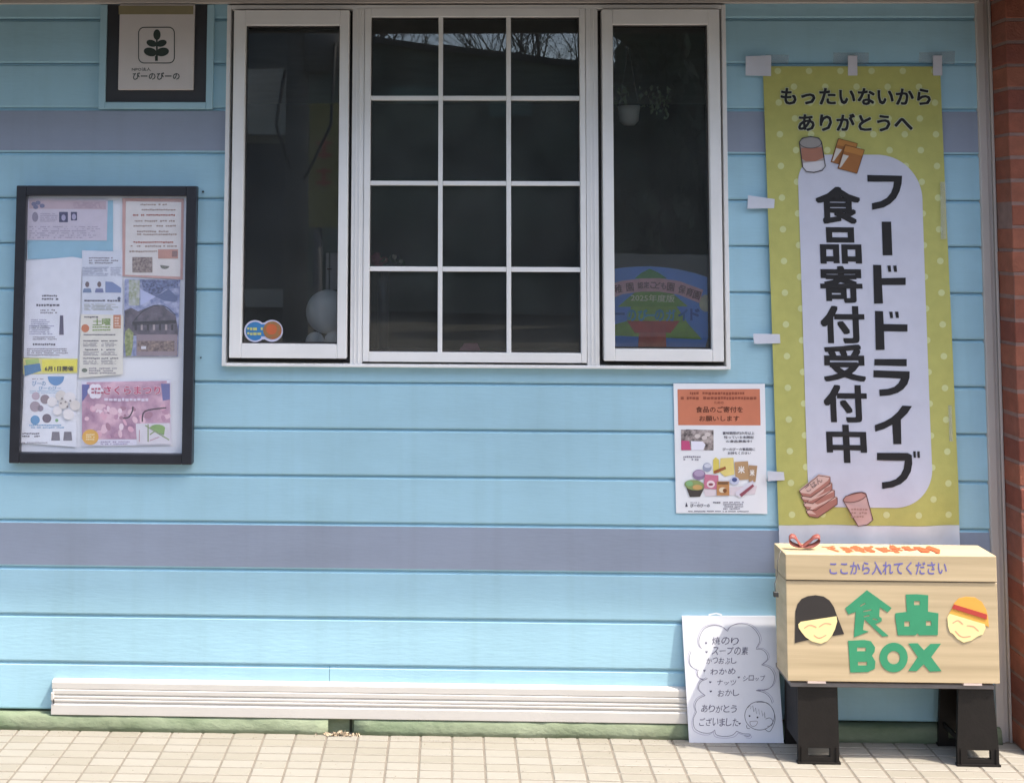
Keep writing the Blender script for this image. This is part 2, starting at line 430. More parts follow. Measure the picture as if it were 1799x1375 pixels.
# mullion posts
mxs = [(xx(617.5, 300, FY), xx(638.5, 300, FY)), (xx(1030, 300, FY), xx(1051.5, 300, FY))]
for a, b in mxs:
    bar(of, 'mullion', a, b, 1.180, 2.347, FY, .0124)
    for q in (.3, .62): bar(of, 'mullion_rib', a + (b - a) * q, a + (b - a) * q + .0045, 1.1805, 2.3465, FY - .003, FY, .001)
box('gap_shade', -.738, mxs[0][0], -.006, .012, 1.1801, 2.3469, DARK_FILL, of).hide_render = False
bpy.data.objects.remove(bpy.data.objects['gap_shade'])
def sash(pxo, pxi, yo, yi, name, label, muntins=None, sy=-.036, gy=-.012):
    # pxo / pxi: outer and glass edges (left, right) in pixels at mid height; yo / yi: (top, bottom)
    w = bpy.data.objects.new('window', None); COL.objects.link(w); w.parent = B; w['label'] = label
    ym = (yo[0] + yo[1]) / 2
    X0, X1 = xx(pxo[0], ym, sy), xx(pxo[1], ym, sy); x0, x1 = xx(pxi[0], ym, sy), xx(pxi[1], ym, sy)
    Z1, Z0 = zz(yo[0], sy), zz(yo[1], sy); z1, z0 = zz(yi[0], sy), zz(yi[1], sy)
    for a, b in ((X0, x0), (x1, X1)): bar(w, 'sash_stile', a, b, Z0, Z1, sy, .006, .0025)
    for a, b in ((Z0, z0), (z1, Z1)): bar(w, 'sash_rail', x0 + .0002, x1 - .0002, a, b, sy + .0006, .006, .0015)
    # glazing bead + dark seal inside the sash
    for a, b, c, d in ((x0, x0 + .0035, z0, z1), (x1 - .0035, x1, z0, z1), (x0 + .0035, x1 - .0035, z0, z0 + .0035), (x0 + .0035, x1 - .0035, z1 - .0035, z1)):
        box('glazing_seal', a, b, gy - .004, .006, c, d, DARK_FILL, w)
    if not muntins:
        box('pane', x0 + .0003, x1 - .0003, gy, gy + .004, z0 + .0003, z1 - .0003, GLASS, w)
    else:
        vx, hz = muntins
        ex = [x0] + sum([[xx(a, 330, sy), xx(b, 330, sy)] for a, b in vx], []) + [x1]
        ez = [z1] + sum([[zz(a, sy, 830), zz(b, sy, 830)] for a, b in hz], []) + [z0]
        for i in range(1, len(ex) - 1, 2): bar(w, 'muntin', ex[i], ex[i + 1], z0, z1, sy + .006, -.002, .002)
        for j in range(1, len(ez) - 1, 2):
            for i in range(0, len(ex), 2): bar(w, 'muntin', ex[i] + .0002, ex[i + 1] - .0002, ez[j + 1], ez[j], sy + .008, -.002, .002)
        for i in range(0, len(ex), 2):
            for j in range(0, len(ez), 2):
                p = box('pane', ex[i] + .0003, ex[i + 1] - .0003, gy, gy + .004, ez[j + 1] + .0003, ez[j] - .0003, GLASS, w)
                t = Matrix.Translation(p.data.vertices[0].co)
                r = Matrix.Rotation(random.gauss(0, .0012), 4, 'X') @ Matrix.Rotation(random.gauss(0, .0012), 4, 'Z')
                p.data.transform(t @ r @ t.inverted())
    return w
sash((406.6, 611.2), (427.5, 594.5), (17.5, 632), (44, 607), 'window', 'left casement with a round sticker on its pane', sy=-.042, gy=-.016)
sash((638.8, 1029.5), (650, 1019.7), (14.5, 637), (29.5, 620), 'window', 'wide window divided into twelve panes',
     muntins=([(769.6, 777.6), (890, 898)], [(168, 176), (318, 326), (469, 477.5)]), sy=-.032, gy=-.010)
sash((1059.5, 1268), (1078.5, 1248), (16.5, 633), (43, 612), 'window', 'right casement with a painted board behind its pane', sy=-.042, gy=-.016)
# dark strips that paint in the shade of the gap behind the sashes
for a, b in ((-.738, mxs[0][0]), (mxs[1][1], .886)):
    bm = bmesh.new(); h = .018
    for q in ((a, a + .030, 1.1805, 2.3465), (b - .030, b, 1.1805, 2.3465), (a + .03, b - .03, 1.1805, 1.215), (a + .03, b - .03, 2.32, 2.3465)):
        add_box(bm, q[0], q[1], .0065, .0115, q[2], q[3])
    bmobj('gap_shade', bm, DARK_FILL, of)

# ---- brick pier
brick_cols = [mat('brick_%d' % i, c, .85, .14, 25, .5, 140, dirt=.25) for i, c in enumerate(((.24, .072, .040), (.27, .088, .050), (.20, .055, .034), (.225, .075, .048)))]
MORT = mat('mortar', (.21, .13, .11), .95, .1, 40, .4, 200)
bx = x1 + .0225
by = G(1795, 1327).y
bw = thing('brick_pier', 'dark red brick pier with pinkish mortar joints at the right edge', 'brick wall', (bx, by, 0))
box('mortar', bx + .0018, bx + .9, by + .0018, .012, GZ - .004, 2.60, MORT, bw)
BP = .0735; rows = int(2.58 / BP)
for r in range(rows):
    z0 = GZ + .004 + r * BP; x = bx; first = .215 if r % 2 else .105
    while x < bx + .85:
        L = first if x == bx else .215
        d = random.gauss(0, .0012)
        o = box('brick', x + (d if x == bx else 0), min(x + L, bx + .9), by + random.gauss(0, .001), .0122 if x == bx else by + .05, z0, z0 + BP - .0095, random.choice(brick_cols), bw, .0025)
        x += L + .0095

# ================================================================== OBJECTS ON THE WALL
def sheet(name, label, cat, pts, pl, m, group=None, thick=.0006):
    cx = sum(p[0] for p in pts) / len(pts); cy = max(p[1] for p in pts)
    t = thing(name, label, cat, P(cx, cy, pl), group)
    shape('paper', pts, pl, m, t, thick=thick)
    return t
def quadmap(q):                               # unit square -> quad given TL,TR,BR,BL in px
    def f(u, v):
        (a, b), (c, d), (e, g), (h, i) = q
        return ((1 - v) * ((1 - u) * a + u * c) + v * ((1 - u) * h + u * e), (1 - v) * ((1 - u) * b + u * d) + v * ((1 - u) * i + u * g))
    return f
MM = .0006                                     # spacing between printed layers

# ---- sign plaque, top left
def Wc(L): return [(x / 4.283, y / 4.283) for x, y in L]
ws = thing('wall_sign', 'dark framed white sign with a leaf emblem near the top left', 'sign', P(275, 192, -.05))
fx0, fx1 = xx(174, 150, -.02), xx(374.5, 150, -.02); fz0 = zz(192, -.02, 275)
LBF = mat('surround_blue', (.36, .56, .64), .5, .03, 6, dirt=.06)
for a, b, c, d in ((fx0, fx0 + .023, fz0, 2.364), (fx1 - .023, fx1, fz0, 2.364), (fx0 + .023, fx1 - .023, fz0, fz0 + .023)):
    box('surround', a, b, -.026, -.0122, c, d, LBF, ws, .002)
gx0, gx1 = xx(187, 100, -.03), xx(361.5, 100, -.03); gz0 = zz(179, -.03, 275)
DKF = mat('sign_dark_frame', (.030, .030, .034), .5, .1, 12, .05)
box('dark_frame', fx0 + .0235, fx1 - .0235, -.020, -.0122, fz0 + .0235, 2.3635, DKF, ws)
ppx0, ppx1 = xx(208.5, 100, -.034), xx(340, 100, -.034); pz0 = zz(158, -.034, 275)
box('sign_panel', ppx0, ppx1, -.034, -.0202, pz0, 2.3630, mat('sign_white', (.62, .57, .54), .5, .03, 8, dirt=.05), ws, .0015)
PLS = -.034 - MM
shape('top_strip', Wc([(893, 45), (1455, 45), (1455, 110), (893, 110)]), PLS, ink('#8c8262'), ws)
G1 = ink('#2e3a34')
strokes('emblem_border', [[(x, y) for x, y in Wc(rrect(1043, 208, 1312, 476, 42) + rrect(1043, 208, 1312, 476, 42)[:1])]], 1.6, PLS, G1, ws)
for e in (ell(1181, 263, 27, 40), ell(1141, 328, 40, 25, rot=18), ell(1215, 328, 40, 25, rot=-18), ell(1131, 393, 50, 32, rot=14), ell(1222, 393, 50, 32, rot=-12)):
    shape('emblem_leaf', Wc(e), PLS, G1, ws)
shape('emblem_stem', Wc([(1174, 298), (1186, 298), (1188, 460), (1166, 460), (1166, 425), (1174, 420)]), PLS - .0002, G1, ws)
text('NPO法人', 992 / 4.283, 510 / 4.283, 1135 / 4.283, 536 / 4.283, PLS, G1, ws, .02)
text('びーのびーの', 998 / 4.283, 546 / 4.283, 1352 / 4.283, 603 / 4.283, PLS, G1, ws, .03)

# ---- notice board
nb = thing('notice_board', 'black framed notice board covered with pinned flyers', 'notice board', P(178, 815, -.04))
NY = -.046
bx0, bx1, bz0, bz1 = -1.456 * .9885, -.851 * .9885, zz(815, NY, 178), zz(326.5, NY, 178)
c0, c1 = P(16, 812, NY), P(344.5, 327, NY)
bx0 = (P(28, 325, NY).x + P(16, 812, NY).x) / 2; bx1 = (P(344.5, 327, NY).x + P(337.3, 817, NY).x) / 2
fw = .0335
for a, b, c, d in ((bx0, bx0 + fw, bz0, bz1), (bx1 - fw, bx1, bz0, bz1)): box('frame_side', a, b, NY, -.0125, c, d, BLACKF, nb, .003, 2)
for c, d in ((bz0, bz0 + fw), (bz1 - fw, bz1)): box('frame_rail', bx0 + fw + .0002, bx1 - fw - .0002, NY + .0008, -.0125, c, d, BLACKF, nb, .003, 2)
box('back_panel', bx0 + fw, bx1 - fw, -.024, -.0125, bz0 + fw, bz1 - fw, mat('board_white', (.76, .78, .84), .6, .03, 5), nb)
box('hanging_bracket', bx0 - .006, bx0, -.02, -.0125, 1.235, 1.27, BLACKF, nb); 
NP = -.026                                     # plane of the flyers
def N1(x, y): return (x / 4.862, 300 + y / 4.862)
def N2(x, y): return (x / 4.862, 570 + y / 4.862)
def m1(L): return [N1(*p) for p in L]
def m2(L): return [N2(*p) for p in L]
def r1(a, b, c, d): return m1(rectp(a, b, c, d))
def r2(a, b, c, d): return m2(rectp(a, b, c, d))
def fp1(a, b, c, d, n, pl, m, par, **k): p, q = N1(a, b), N1(c, d); return fine_print(p[0], p[1], q[0], q[1], n, pl, m, par, **k)
def fp2(a, b, c, d, n, pl, m, par, **k): p, q = N2(a, b), N2(c, d); return fine_print(p[0], p[1], q[0], q[1], n, pl, m, par, **k)
FG = 'flyers pinned in the notice board'
GREY = ink('#8b8590'); DG = ink('#5c5866'); RED = ink('#a8503c'); TAN = ink('#a08a80')
t = sheet('flyer', 'pale blue backing sheet at the top left of the notice board', 'flyer', r1(235, 255, 965, 755), NP, ink('#8fbcd2'), FG)
t = sheet('flyer', 'pinkish grey sheet with two tiny dark photos near the top of the notice board', 'flyer', m1([(240, 235), (920, 245), (912, 597), (232, 592)]), NP - .0016, ink('#cdc4d4'), FG)
shape('heading_band', m1([(250, 250), (905, 258), (905, 330), (250, 325)]), NP - .0022, ink('#bfa9b4'), t)
for c in ((290, 285), (325, 275), (360, 300), (305, 310)): shape('flower_print', m1(ell(c[0], c[1], 22, 18)), NP - .0026, ink('#6d6f92'), t)
fp1(625, 270, 895, 322, 3, NP - .0028, ink('#a58e9e'), t)
for a in ((505, 352, 580, 440), (605, 352, 658, 425)):
    shape('photo_print', r1(*a), NP - .0026, ink('#3c3a62'), t); shape('photo_print', m1(ell((a[0] + a[2]) / 2, (a[1] + a[3]) / 2 + 5, 18, 26)), NP - .003, ink('#a9a4c6'), t)
shape('portrait_print', m1(ell(300, 395, 26, 42)), NP - .0026, ink('#8f879c'), t)
fp1(345, 360, 490, 440, 5, NP - .0026, ink('#a79fb4'), t); fp1(250, 470, 860, 580, 6, NP - .0026, ink('#aaa2b6'), t, fill=.6)
t = sheet('flyer', 'long white sheet with a small dark bottle picture, left side of the notice board', 'flyer', m1([(222, 768), (620, 735), (705, 750), (700, 1320), (212, 1320)]) [:3] + [N2(662, 295), N2(190, 280)], NP - .0022, ink('#dfe1ec'), FG)
fp1(350, 1055, 490, 1110, 2, NP - .003, DG, t, center=True); fp1(310, 1130, 520, 1165, 1, NP - .003, DG, t); fp1(345, 1180, 495, 1225, 2, NP - .003, GREY, t)
shape('bottle_print', m1([(512, 1235), (540, 1235), (545, 1361 + 40), (505, 1361 + 40)]), NP - .003, ink('#55516a'), t)
fp1(265, 1265, 440, 1350, 5, NP - .003, ink('#a3a3bc'), t); fp2(280, 100, 500, 135, 2, NP - .003, GREY, t); fp2(280, 155, 545, 185, 1, NP - .003, DG, t); fp2(230, 200, 585, 270, 4, NP - .003, GREY, t)
fp2(250, 5, 470, 90, 5, NP - .003, ink('#a3a3bc'), t)
t = sheet('flyer', 'narrow white sheet with three small portraits, centre of the notice board', 'flyer', m1([(700, 680), (1045, 690), (1045, 1240), (705, 1235)]), NP - .003, ink('#d3d8e6'), FG)
fp1(760, 735, 1020, 800, 3, NP - .0038, GREY, t); fp1(705, 820, 930, 900, 6, NP - .0038, ink('#9aa0b8'), t); fp1(945, 820, 1035, 900, 5, NP - .0038, ink('#a6aabf'), t)
for a, c in ((745, '#7286a8'), (848, '#6f76a0')):
    shape('portrait_print', m1([(a - 38, 1040), (a - 30, 1005), (a + 30, 1005), (a + 38, 1040)]), NP - .0038, ink(c), t); shape('portrait_print', m1(ell(a, 970, 17, 24)), NP - .0041, ink('#6a5a60'), t)
shape('photo_print', m1([(900, 945), (960, 950), (1035, 1000), (1035, 1042), (900, 1040)]), NP - .0038, ink('#7688b4'), t)
fp1(720, 1095, 1020, 1125, 1, NP - .0038, DG, t); fp1(720, 1135, 1020, 1195, 5, NP - .0038, ink('#9a9c90'), t); shape('seal_print', m1(ell(1017, 1090, 14, 14)), NP - .0038, ink('#54607c'), t)
t = sheet('flyer', 'cream sheet with a pink border, top right of the notice board', 'flyer', m1([(1045, 235), (1570, 240), (1560, 930), (1045, 900)]), NP - .001, ink('#c89d98'), FG)
shape('inner_panel', m1([(1075, 262), (1548, 268), (1540, 905), (1068, 888)]), NP - .0018, ink('#dcd7d6'), t)
for y, a, b in ((290, 1200, 1420), (335, 1210, 1500), (380, 1115, 1500), (430, 1150, 1480), (472, 1140, 1500), (520, 1170, 1440), (545, 1170, 1500), (612, 1140, 1480), (645, 1100, 1510), (690, 1105, 1340)):
    fp1(a, y - 12, b, y + 12, 1, NP - .0026, RED if y in (380, 612) else TAN, t, ragged=.05)
shape('heading_band', r1(1350, 672, 1520, 750), NP - .0026, ink('#c29083'), t); shape('photo_print', r1(1470, 685, 1515, 735), NP - .003, ink('#8d6f6c'), t)
shape('photo_print', r1(1130, 738, 1302, 870), NP - .0026, mat('group_photo', '#5b4a4c', .6, 0, 160, col2='#a99a94'), t)
shape('bowl_print', m1(ell(1408, 815, 38, 24, a0=0, a1=180) + [(1370, 805)]), NP - .0026, ink('#6f7068'), t)
t = sheet('flyer', 'flyer with a photo of a dark tiled roof and blue foliage', 'flyer', m1([(1065, 925), (1540, 932)]) + m2([(1520, 275), (1055, 270)]), NP - .0022, mat('shrine_photo_sky', '#5d6c9c', .6, 0, 60, col2='#b9bedc'), FG)
shape('foliage_print', m1([(1200, 930), (1520, 935), (1525, 1000), (1420, 1010), (1330, 1075), (1240, 1040)]), NP - .003, mat('blue_foliage', '#2c3656', .6, 0, 150, col2='#7b88b4'), t)
shape('strip_print', m1([(1100, 930), (1195, 932), (1190, 1150), (1100, 1150)]), NP - .0031, mat('green_strip', '#8f9a78', .6, 0, 120, col2='#c3c4c8'), t)
shape('sky_print', m1([(1200, 1010), (1330, 1075), (1240, 1130), (1200, 1150)]), NP - .0031, ink('#b4bce0'), t)
shape('blue_roof_print', m1([(1330, 1075), (1440, 1010), (1520, 1080), (1500, 1120), (1400, 1110)]), NP - .0032, ink('#5a6890'), t)
shape('roof_print', m1([(1065, 1195), (1120, 1170), (1180, 1200), (1320, 1145), (1400, 1160), (1500, 1240), (1520, 1361)]) + [N2(1520, 95), N2(1065, 95)], NP - .0034, mat('shrine_roof', '#3c3844', .6, 0, 50, col2='#6d6574'), t)
strokes('roof_edge_print', [smooth_line(m1([(1130, 1300), (1220, 1200), (1330, 1150), (1420, 1165), (1500, 1235)])), m1([(1130, 1320), (1500, 1300)])], 1.4, NP - .0037, ink('#201f2a'), t)
for k in range(7): shape('beam_print', m1([(1150 + k * 52, 1312), (1168 + k * 52, 1312), (1168 + k * 52, 1361), (1150 + k * 52, 1361)]), NP - .0037, ink('#a79a9c' if k % 2 else '#211e28'), t)
shape('eave_print', m1([(1130, 1290), (1500, 1275), (1505, 1300), (1130, 1312)]), NP - .0036, ink('#1f1d26'), t)
shape('figure_print', m2([(1070, 60), (1100, 30), (1140, 70), (1135, 180), (1120, 265), (1075, 270), (1065, 150)]), NP - .0037, mat('green_figure', '#5c6b32', .6, 0, 120, col2='#a7ae7c'), t)
shape('interior_photo_print', r2(1165, 85, 1515, 268), NP - .0037, ink('#8f8089'), t)
shape('interior_photo_print', r2(1175, 140, 1490, 228), NP - .004, mat('interior_photo', '#43363a', .6, 0, 150, col2='#a08a82'), t)
shape('white_area', r2(1205, 185, 1248, 210), NP - .0043, ink('#d8d6e0'), t)
t = sheet('flyer', 'cream programme sheet with green heading lettering, centre of the notice board', 'flyer', m1([(690, 1225), (1055, 1232)]) + m2([(1048, 425), (675, 455)]), NP - .0045, ink('#dedbd2'), FG)
fp1(720, 1238, 865, 1262, 1, NP - .0052, DG, t)
for k, (a, b, c, d) in enumerate(((790, 1262, 870, 1320), (870, 1262, 945, 1320))): text('土曜'[k], *N1(a, b), *N1(c, d), NP - .0052, ink('#7f9a4c'), t, .03)
text('な催', *N2(795, 20), *N2(940, 58), NP - .0052, ink('#8aa25a'), t, .03) if False else fp2(790, 10, 945, 60, 2, NP - .0052, ink('#8aa25a'), t)
shape('round_badge', m2(ell(728, 32, 34, 34)), NP - .0052, ink('#c4764e'), t); shape('side_badge', m1(rectp(968, 1230, 1032, 1345)), NP - .0052, ink('#c28464'), t)
fp1(980, 1245, 1020, 1340, 4, NP - .0056, ink('#e0c8b8'), t)
fp2(715, 78, 1000, 98, 1, NP - .0052, DG, t)
for y in (130, 205, 280):
    for x in (712, 865):
        fp2(x, y, x + 140, y + 20, 1, NP - .0052, DG, t); fp2(x, y + 24, x + 130, y + 62, 3, NP - .0052, GREY, t)
shape('seal_print', m2(ell(722, 390, 24, 17)), NP - .0052, ink('#6c7568'), t); fp2(760, 365, 1020, 425, 3, NP - .0052, GREY, t)
t = sheet('flyer', 'bright yellow strip flyer reading 6月1日開催, left side of the notice board', 'flyer', m2([(200, 285), (662, 290), (660, 415), (200, 425)]), NP - .0035, ink('#dcd78c'), FG)
shape('yellow_panel', m2([(358, 300), (660, 300), (655, 405), (362, 405)]), NP - .0042, ink('#e6dc50'), t)
shape('blue_shape', m2([(205, 350), (340, 330), (352, 395), (212, 440)]), NP - .0042, ink('#4d7fa8'), t)
shape('green_shape', m2([(215, 300), (330, 292), (335, 325), (225, 345)]), NP - .0042, ink('#a9c270'), t)
text('6月1日開催', *N2(382, 355), *N2(628, 398), NP - .005, ink('#3c3420'), t, .045)
t = sheet('flyer', 'white flyer with blue lettering and pale round cut-outs low on the notice board', 'flyer', m2([(210, 425), (655, 420), (650, 1045), (180, 1010)]), NP - .0028, ink('#dfe2ec'), FG)
shape('blue_semicircle', m2(ell(478, 443, 70, 78, a0=0, a1=180)), NP - .0035, ink('#5f8fc2'), t)
text('びーの', *N2(275, 480), *N2(390, 525), NP - .0035, ink('#7a9cc0'), t, .03)
fp2(275, 458, 372, 472, 1, NP - .0035, GREY, t); text('びーのびー', *N2(330, 528), *N2(520, 560), NP - .0035, ink('#7fa8c8'), t, .03)
for c, r, h in (((305, 610), 34, '#b6a6b4'), ((385, 638), 40, '#8d7e86'), ((300, 700), 45, '#a395a0'), ((345, 715), 26, '#8f8494'), ((300, 815), 40, '#5f93bf'), ((400, 800), 38, '#6c5e6c'), ((485, 818), 14, '#7fae7c')):
    shape('round_print', m2(ell(c[0], c[1], r, r)), NP - .0035, ink(h), t)
fp2(250, 850, 560, 890, 2, NP - .0035, ink('#6f9fc6'), t); fp2(255, 560, 560, 590, 2, NP - .0032, ink('#9fbdd4'), t)
fp2(190, 920, 350, 965, 2, NP - .0035, DG, t); fp2(190, 1000, 420, 1018, 1, NP - .0035, GREY, t)
for a in (445, 548): shape('laptop_print', m2([(a, 915), (a + 62, 915), (a + 68, 990), (a - 8, 990)]), NP - .0035, ink('#74707c'), t)
for i, (cx, cy, r) in enumerate(((445, 660, 42), (520, 610, 46), (595, 625, 50), (640, 690, 44), (490, 735, 38), (540, 680, 40), (585, 765, 46))):
    shape('round_cutout', m2(ell(cx, cy, r, r)), NP - .0045 - i * .0006, ink('#d6d0cc' if i % 2 else '#e2dee0'), t, thick=.0008)
for c in ((530, 632), (520, 672), (575, 700), (560, 660), (600, 650)): shape('dark_mark', m2(ell(c[0], c[1], 9, 7)), NP - .0092, ink('#6c6468'), t)
t = sheet('flyer', 'cherry blossom poster with pink lettering low on the notice board', 'flyer', m2([(695, 485), (1458, 478), (1462, 1030), (700, 1038)]), NP - .0018, ink('#dcdaea'), FG)
BLOS = mat('blossom_photo', '#94688a', .6, 0, 22, col2='#dcb4c6', detail=5)
shape('photo_print', m2([(700, 510), (740, 510), (740, 492), (1425, 480), (1425, 500), (1452, 500), (1455, 978), (700, 980)]), NP - .0024, BLOS, t)
shape('sky_print', m2([(702, 512), (765, 512), (745, 600), (702, 660)]), NP - .0028, ink('#585e9e'), t); shape('sky_print', m2([(1375, 505), (1450, 505), (1452, 640), (1390, 650)]), NP - .0028, ink('#62669e'), t)
for i in range(60):
    cx, cy = random.uniform(715, 1440), random.uniform(680, 960)
    if cx > 1150 and cy > 830: continue
    shape('petal_print', m2(ell(cx, cy, random.uniform(14, 38), random.uniform(12, 30), 10, random.uniform(0, 180))), NP - .0027 - i * .00001, ink(random.choice(('#d9a8bc', '#e0bccb', '#b98aa4', '#e6d0dc', '#a5788e'))), t)
strokes('branch_print', [smooth_line(m2([(1050, 800), (1100, 790), (1130, 740), (1135, 700)])), smooth_line(m2([(1215, 830), (1240, 740), (1420, 710)]))], 2.4, NP - .0036, ink('#3c2a3c'), t)
for k in range(6):
    a = k * math.pi / 3; shape('petal_badge', m2(ell(815 + 38 * math.cos(a), 570 + 38 * math.sin(a), 30, 30, 14)), NP - .0036 - k * .00002, ink('#e8e2ee'), t)
fp2(780, 535, 865, 600, 2, NP - .0042, ink('#b0506c'), t)
text('さくらまつり', *N2(885, 525), *N2(1370, 598), NP - .0044, ink('#c24a72'), t, .035, outline=.045, om=ink('#efe4ee'), opl=NP - .004)
fp2(890, 620, 1350, 665, 1, NP - .0042, ink('#dcd0e4'), t)
shape('round_badge', m2(ell(772, 960, 70, 66)), NP - .004, ink('#d9a53c'), t); fp2(735, 930, 810, 990, 3, NP - .0045, ink('#f0e0b0'), t)
shape('map_print', m2([(1160, 845), (1450, 840), (1460, 1020), (1170, 1022)]), NP - .004, ink('#d4d0da'), t)
shape('green_area', m2(ell(1345, 885, 65, 32, a0=180, a1=360) + [(1400, 945)]), NP - .0045, ink('#7fa25c'), t)
strokes('road_print', [m2([(1240, 860), (1445, 985)]), m2([(1265, 850), (1265, 1000)]), m2([(1280, 940), (1330, 905)])], 2.2, NP - .0048, ink('#8b9c72'), t)
strokes('road_print', [m2([(1190, 900), (1190, 1000)]), m2([(1280, 990), (1360, 960)])], 1.2, NP - .0048, ink('#b07a8c'), t)
fp2(860, 992, 1150, 1030, 2, NP - .003, ink('#9a8fb0'), t)
# clear film over the whole board
tf = shape('clear_cover', rectp(0, 0, 1, 1), NP, PAPER, nb); bpy.data.objects.remove(tf)
FILM = bpy.data.materials.new('clear_acrylic'); FILM.use_nodes = True
b_ = FILM.node_tree.nodes['Principled BSDF']; b_.inputs['Base Color'].default_value = (.85, .87, .92, 1); b_.inputs['Alpha'].default_value = .05; b_.inputs['Roughness'].default_value = .25
box('clear_cover', bx0 + fw + .0005, bx1 - fw - .0005, -.0405, -.0395, bz0 + fw + .0005, bz1 - fw - .0005, FILM, nb)

# ---- A3 poster
def A(L): return [(1160 + x / 5.29, 660 + y / 5.29) for x, y in L]
def Ab(a, b, c, d): return (1160 + a / 5.29, 660 + b / 5.29, 1160 + c / 5.29, 660 + d / 5.29)
AP = -.0155
t = sheet('poster', 'white poster with an orange heading block and pictures of food, beside the green banner', 'poster', A([(122, 70), (972, 75), (995, 1282), (147, 1275)]), AP, PAPER)
shape('orange_block', A([(160, 125), (925, 122), (932, 460), (167, 458)]), AP - MM, ink('#c97a5c'), t)
BRN = ink('#6b3a28'); L2 = AP - 2 * MM
fine_print(*Ab(275, 146, 780, 182), 1, L2, ink('#94503a'), t, ragged=0, gap=.3); fine_print(*Ab(190, 190, 892, 228), 1, L2, ink('#94503a'), t, ragged=0, gap=.3)
text('ための', *Ab(500, 236, 590, 262), L2, ink('#94503a'), t, .02)
text('食品のご寄付を', *Ab(330, 285, 768, 342), L2, BRN, t, .03); text('お願いします', *Ab(362, 372, 735, 422), L2, BRN, t, .03)
PD = ink('#4a4654')
shape('photo_print', A([(192, 500), (240, 500), (240, 497), (495, 503), (495, 692), (195, 690)]), AP - MM, mat('people_photo', '#3a3236', .6, 0, 90, col2='#b9aca8'), t)
shape('photo_print', A([(195, 600), (270, 605), (285, 690), (195, 690)]), L2, ink('#c0507c'), t)
shape('photo_print', A([(285, 605), (395, 610), (420, 640), (400, 690), (290, 690)]), L2, ink('#e6e4f0'), t)
for c in ((345, 560), (440, 545), (410, 575)): shape('photo_print', A(ell(c[0], c[1], 26, 20)), L2, ink('#cfc4c0'), t)
text('賞味期限が2か月以上', *Ab(580, 518, 875, 546), L2, PD, t, .02); text('残っている未開封', *Ab(592, 558, 868, 584), L2, PD, t, .02)
text('の食品募集中！', *Ab(610, 596, 852, 620), L2, PD, t, .02); text('びーのびーの事務局に', *Ab(580, 668, 882, 696), L2, PD, t, .02)
text('お持ちください', *Ab(628, 704, 842, 730), L2, PD, t, .02)
fine_print(*Ab(215, 740, 395, 792), 2, L2, GREY, t)
def pic(pts, col, k=0, name='food_print'): shape(name, A(pts), AP - (2 + k) * MM, ink(col), t)
pic([(395, 1045), (900, 1020), (880, 1100), (420, 1120)], '#dccfd4')
pic(ell(436, 850, 42, 42), '#9aa0b6'); pic(ell(440, 835, 32, 20), '#d0d2de', 1)
pic(ell(360, 918, 60, 48), '#8d7896', 1); pic(ell(362, 905, 48, 30), '#b09cb8', 2)
pic([(490, 780), (515, 755), (545, 780), (548, 900), (492, 905)], '#d9c660'); pic([(560, 765), (680, 760), (690, 915), (600, 935), (548, 890)], '#e2cf7e', .5)
pic([(495, 885), (605, 840), (612, 865), (505, 910)], '#9c5c34', 1.5)
pic([(690, 800), (815, 792), (830, 960), (700, 970)], '#b8946c', 1); pic([(822, 830), (902, 835), (885, 985), (822, 980)], '#ac8a66', 1.5)
text('米', *Ab(722, 838, 785, 905), AP - 5 * MM, ink('#efe9e2'), t, .06); text('米', *Ab(832, 870, 876, 930), AP - 5 * MM, ink('#efe9e2'), t, .06)
pic([(415, 915), (540, 925), (545, 1055), (400, 1045)], '#c87890', 2); pic(ell(470, 1005, 38, 34), '#efd9dd', 3); pic(ell(470, 1008, 22, 12), '#8a4450', 4)
pic([(525, 980), (640, 980), (642, 1110), (525, 1110)], '#bf8a58', 3); pic([(535, 985), (632, 985), (632, 1008), (535, 1008)], '#7c5a3c', 4); pic(ell(580, 1060, 34, 26), '#e6d4b8', 4); pic(ell(600, 1065, 18, 20), '#80502c', 4.5)
pic(ell(690, 975, 45, 38), '#c6c9de', 2); pic(ell(690, 965, 24, 20), '#4d5888', 3)
pic([(700, 1080), (860, 970), (875, 1020), (745, 1130), (705, 1110)], '#d8d2dc', 3); pic([(735, 1100), (860, 1005), (872, 1025), (755, 1125)], '#94505c', 4)
pic([(228, 1000), (412, 1035), (370, 1122), (275, 1125)], '#47403c', 1); pic(ell(318, 1015, 94, 48, rot=8), '#8c9a62', 2); pic(ell(345, 1035, 45, 24), '#c9a066', 3); pic(ell(270, 1000, 34, 26), '#86b07c', 3)
pic([(232, 1215), (243, 1172), (256, 1215)], '#4a4654'); text('びーのびーの', *Ab(280, 1188, 460, 1220), L2, PD, t, .03)
fine_print(*Ab(280, 1170, 380, 1184), 1, L2, GREY, t); fine_print(*Ab(492, 1165, 560, 1188), 1, L2, PD, t); fine_print(*Ab(585, 1165, 775, 1245), 4, L2, GREY, t)
fine_print(*Ab(260, 1250, 560, 1266), 1, L2, PD, t, ragged=0); fine_print(*Ab(580, 1252, 820, 1266), 1, L2, PD, t, ragged=0)

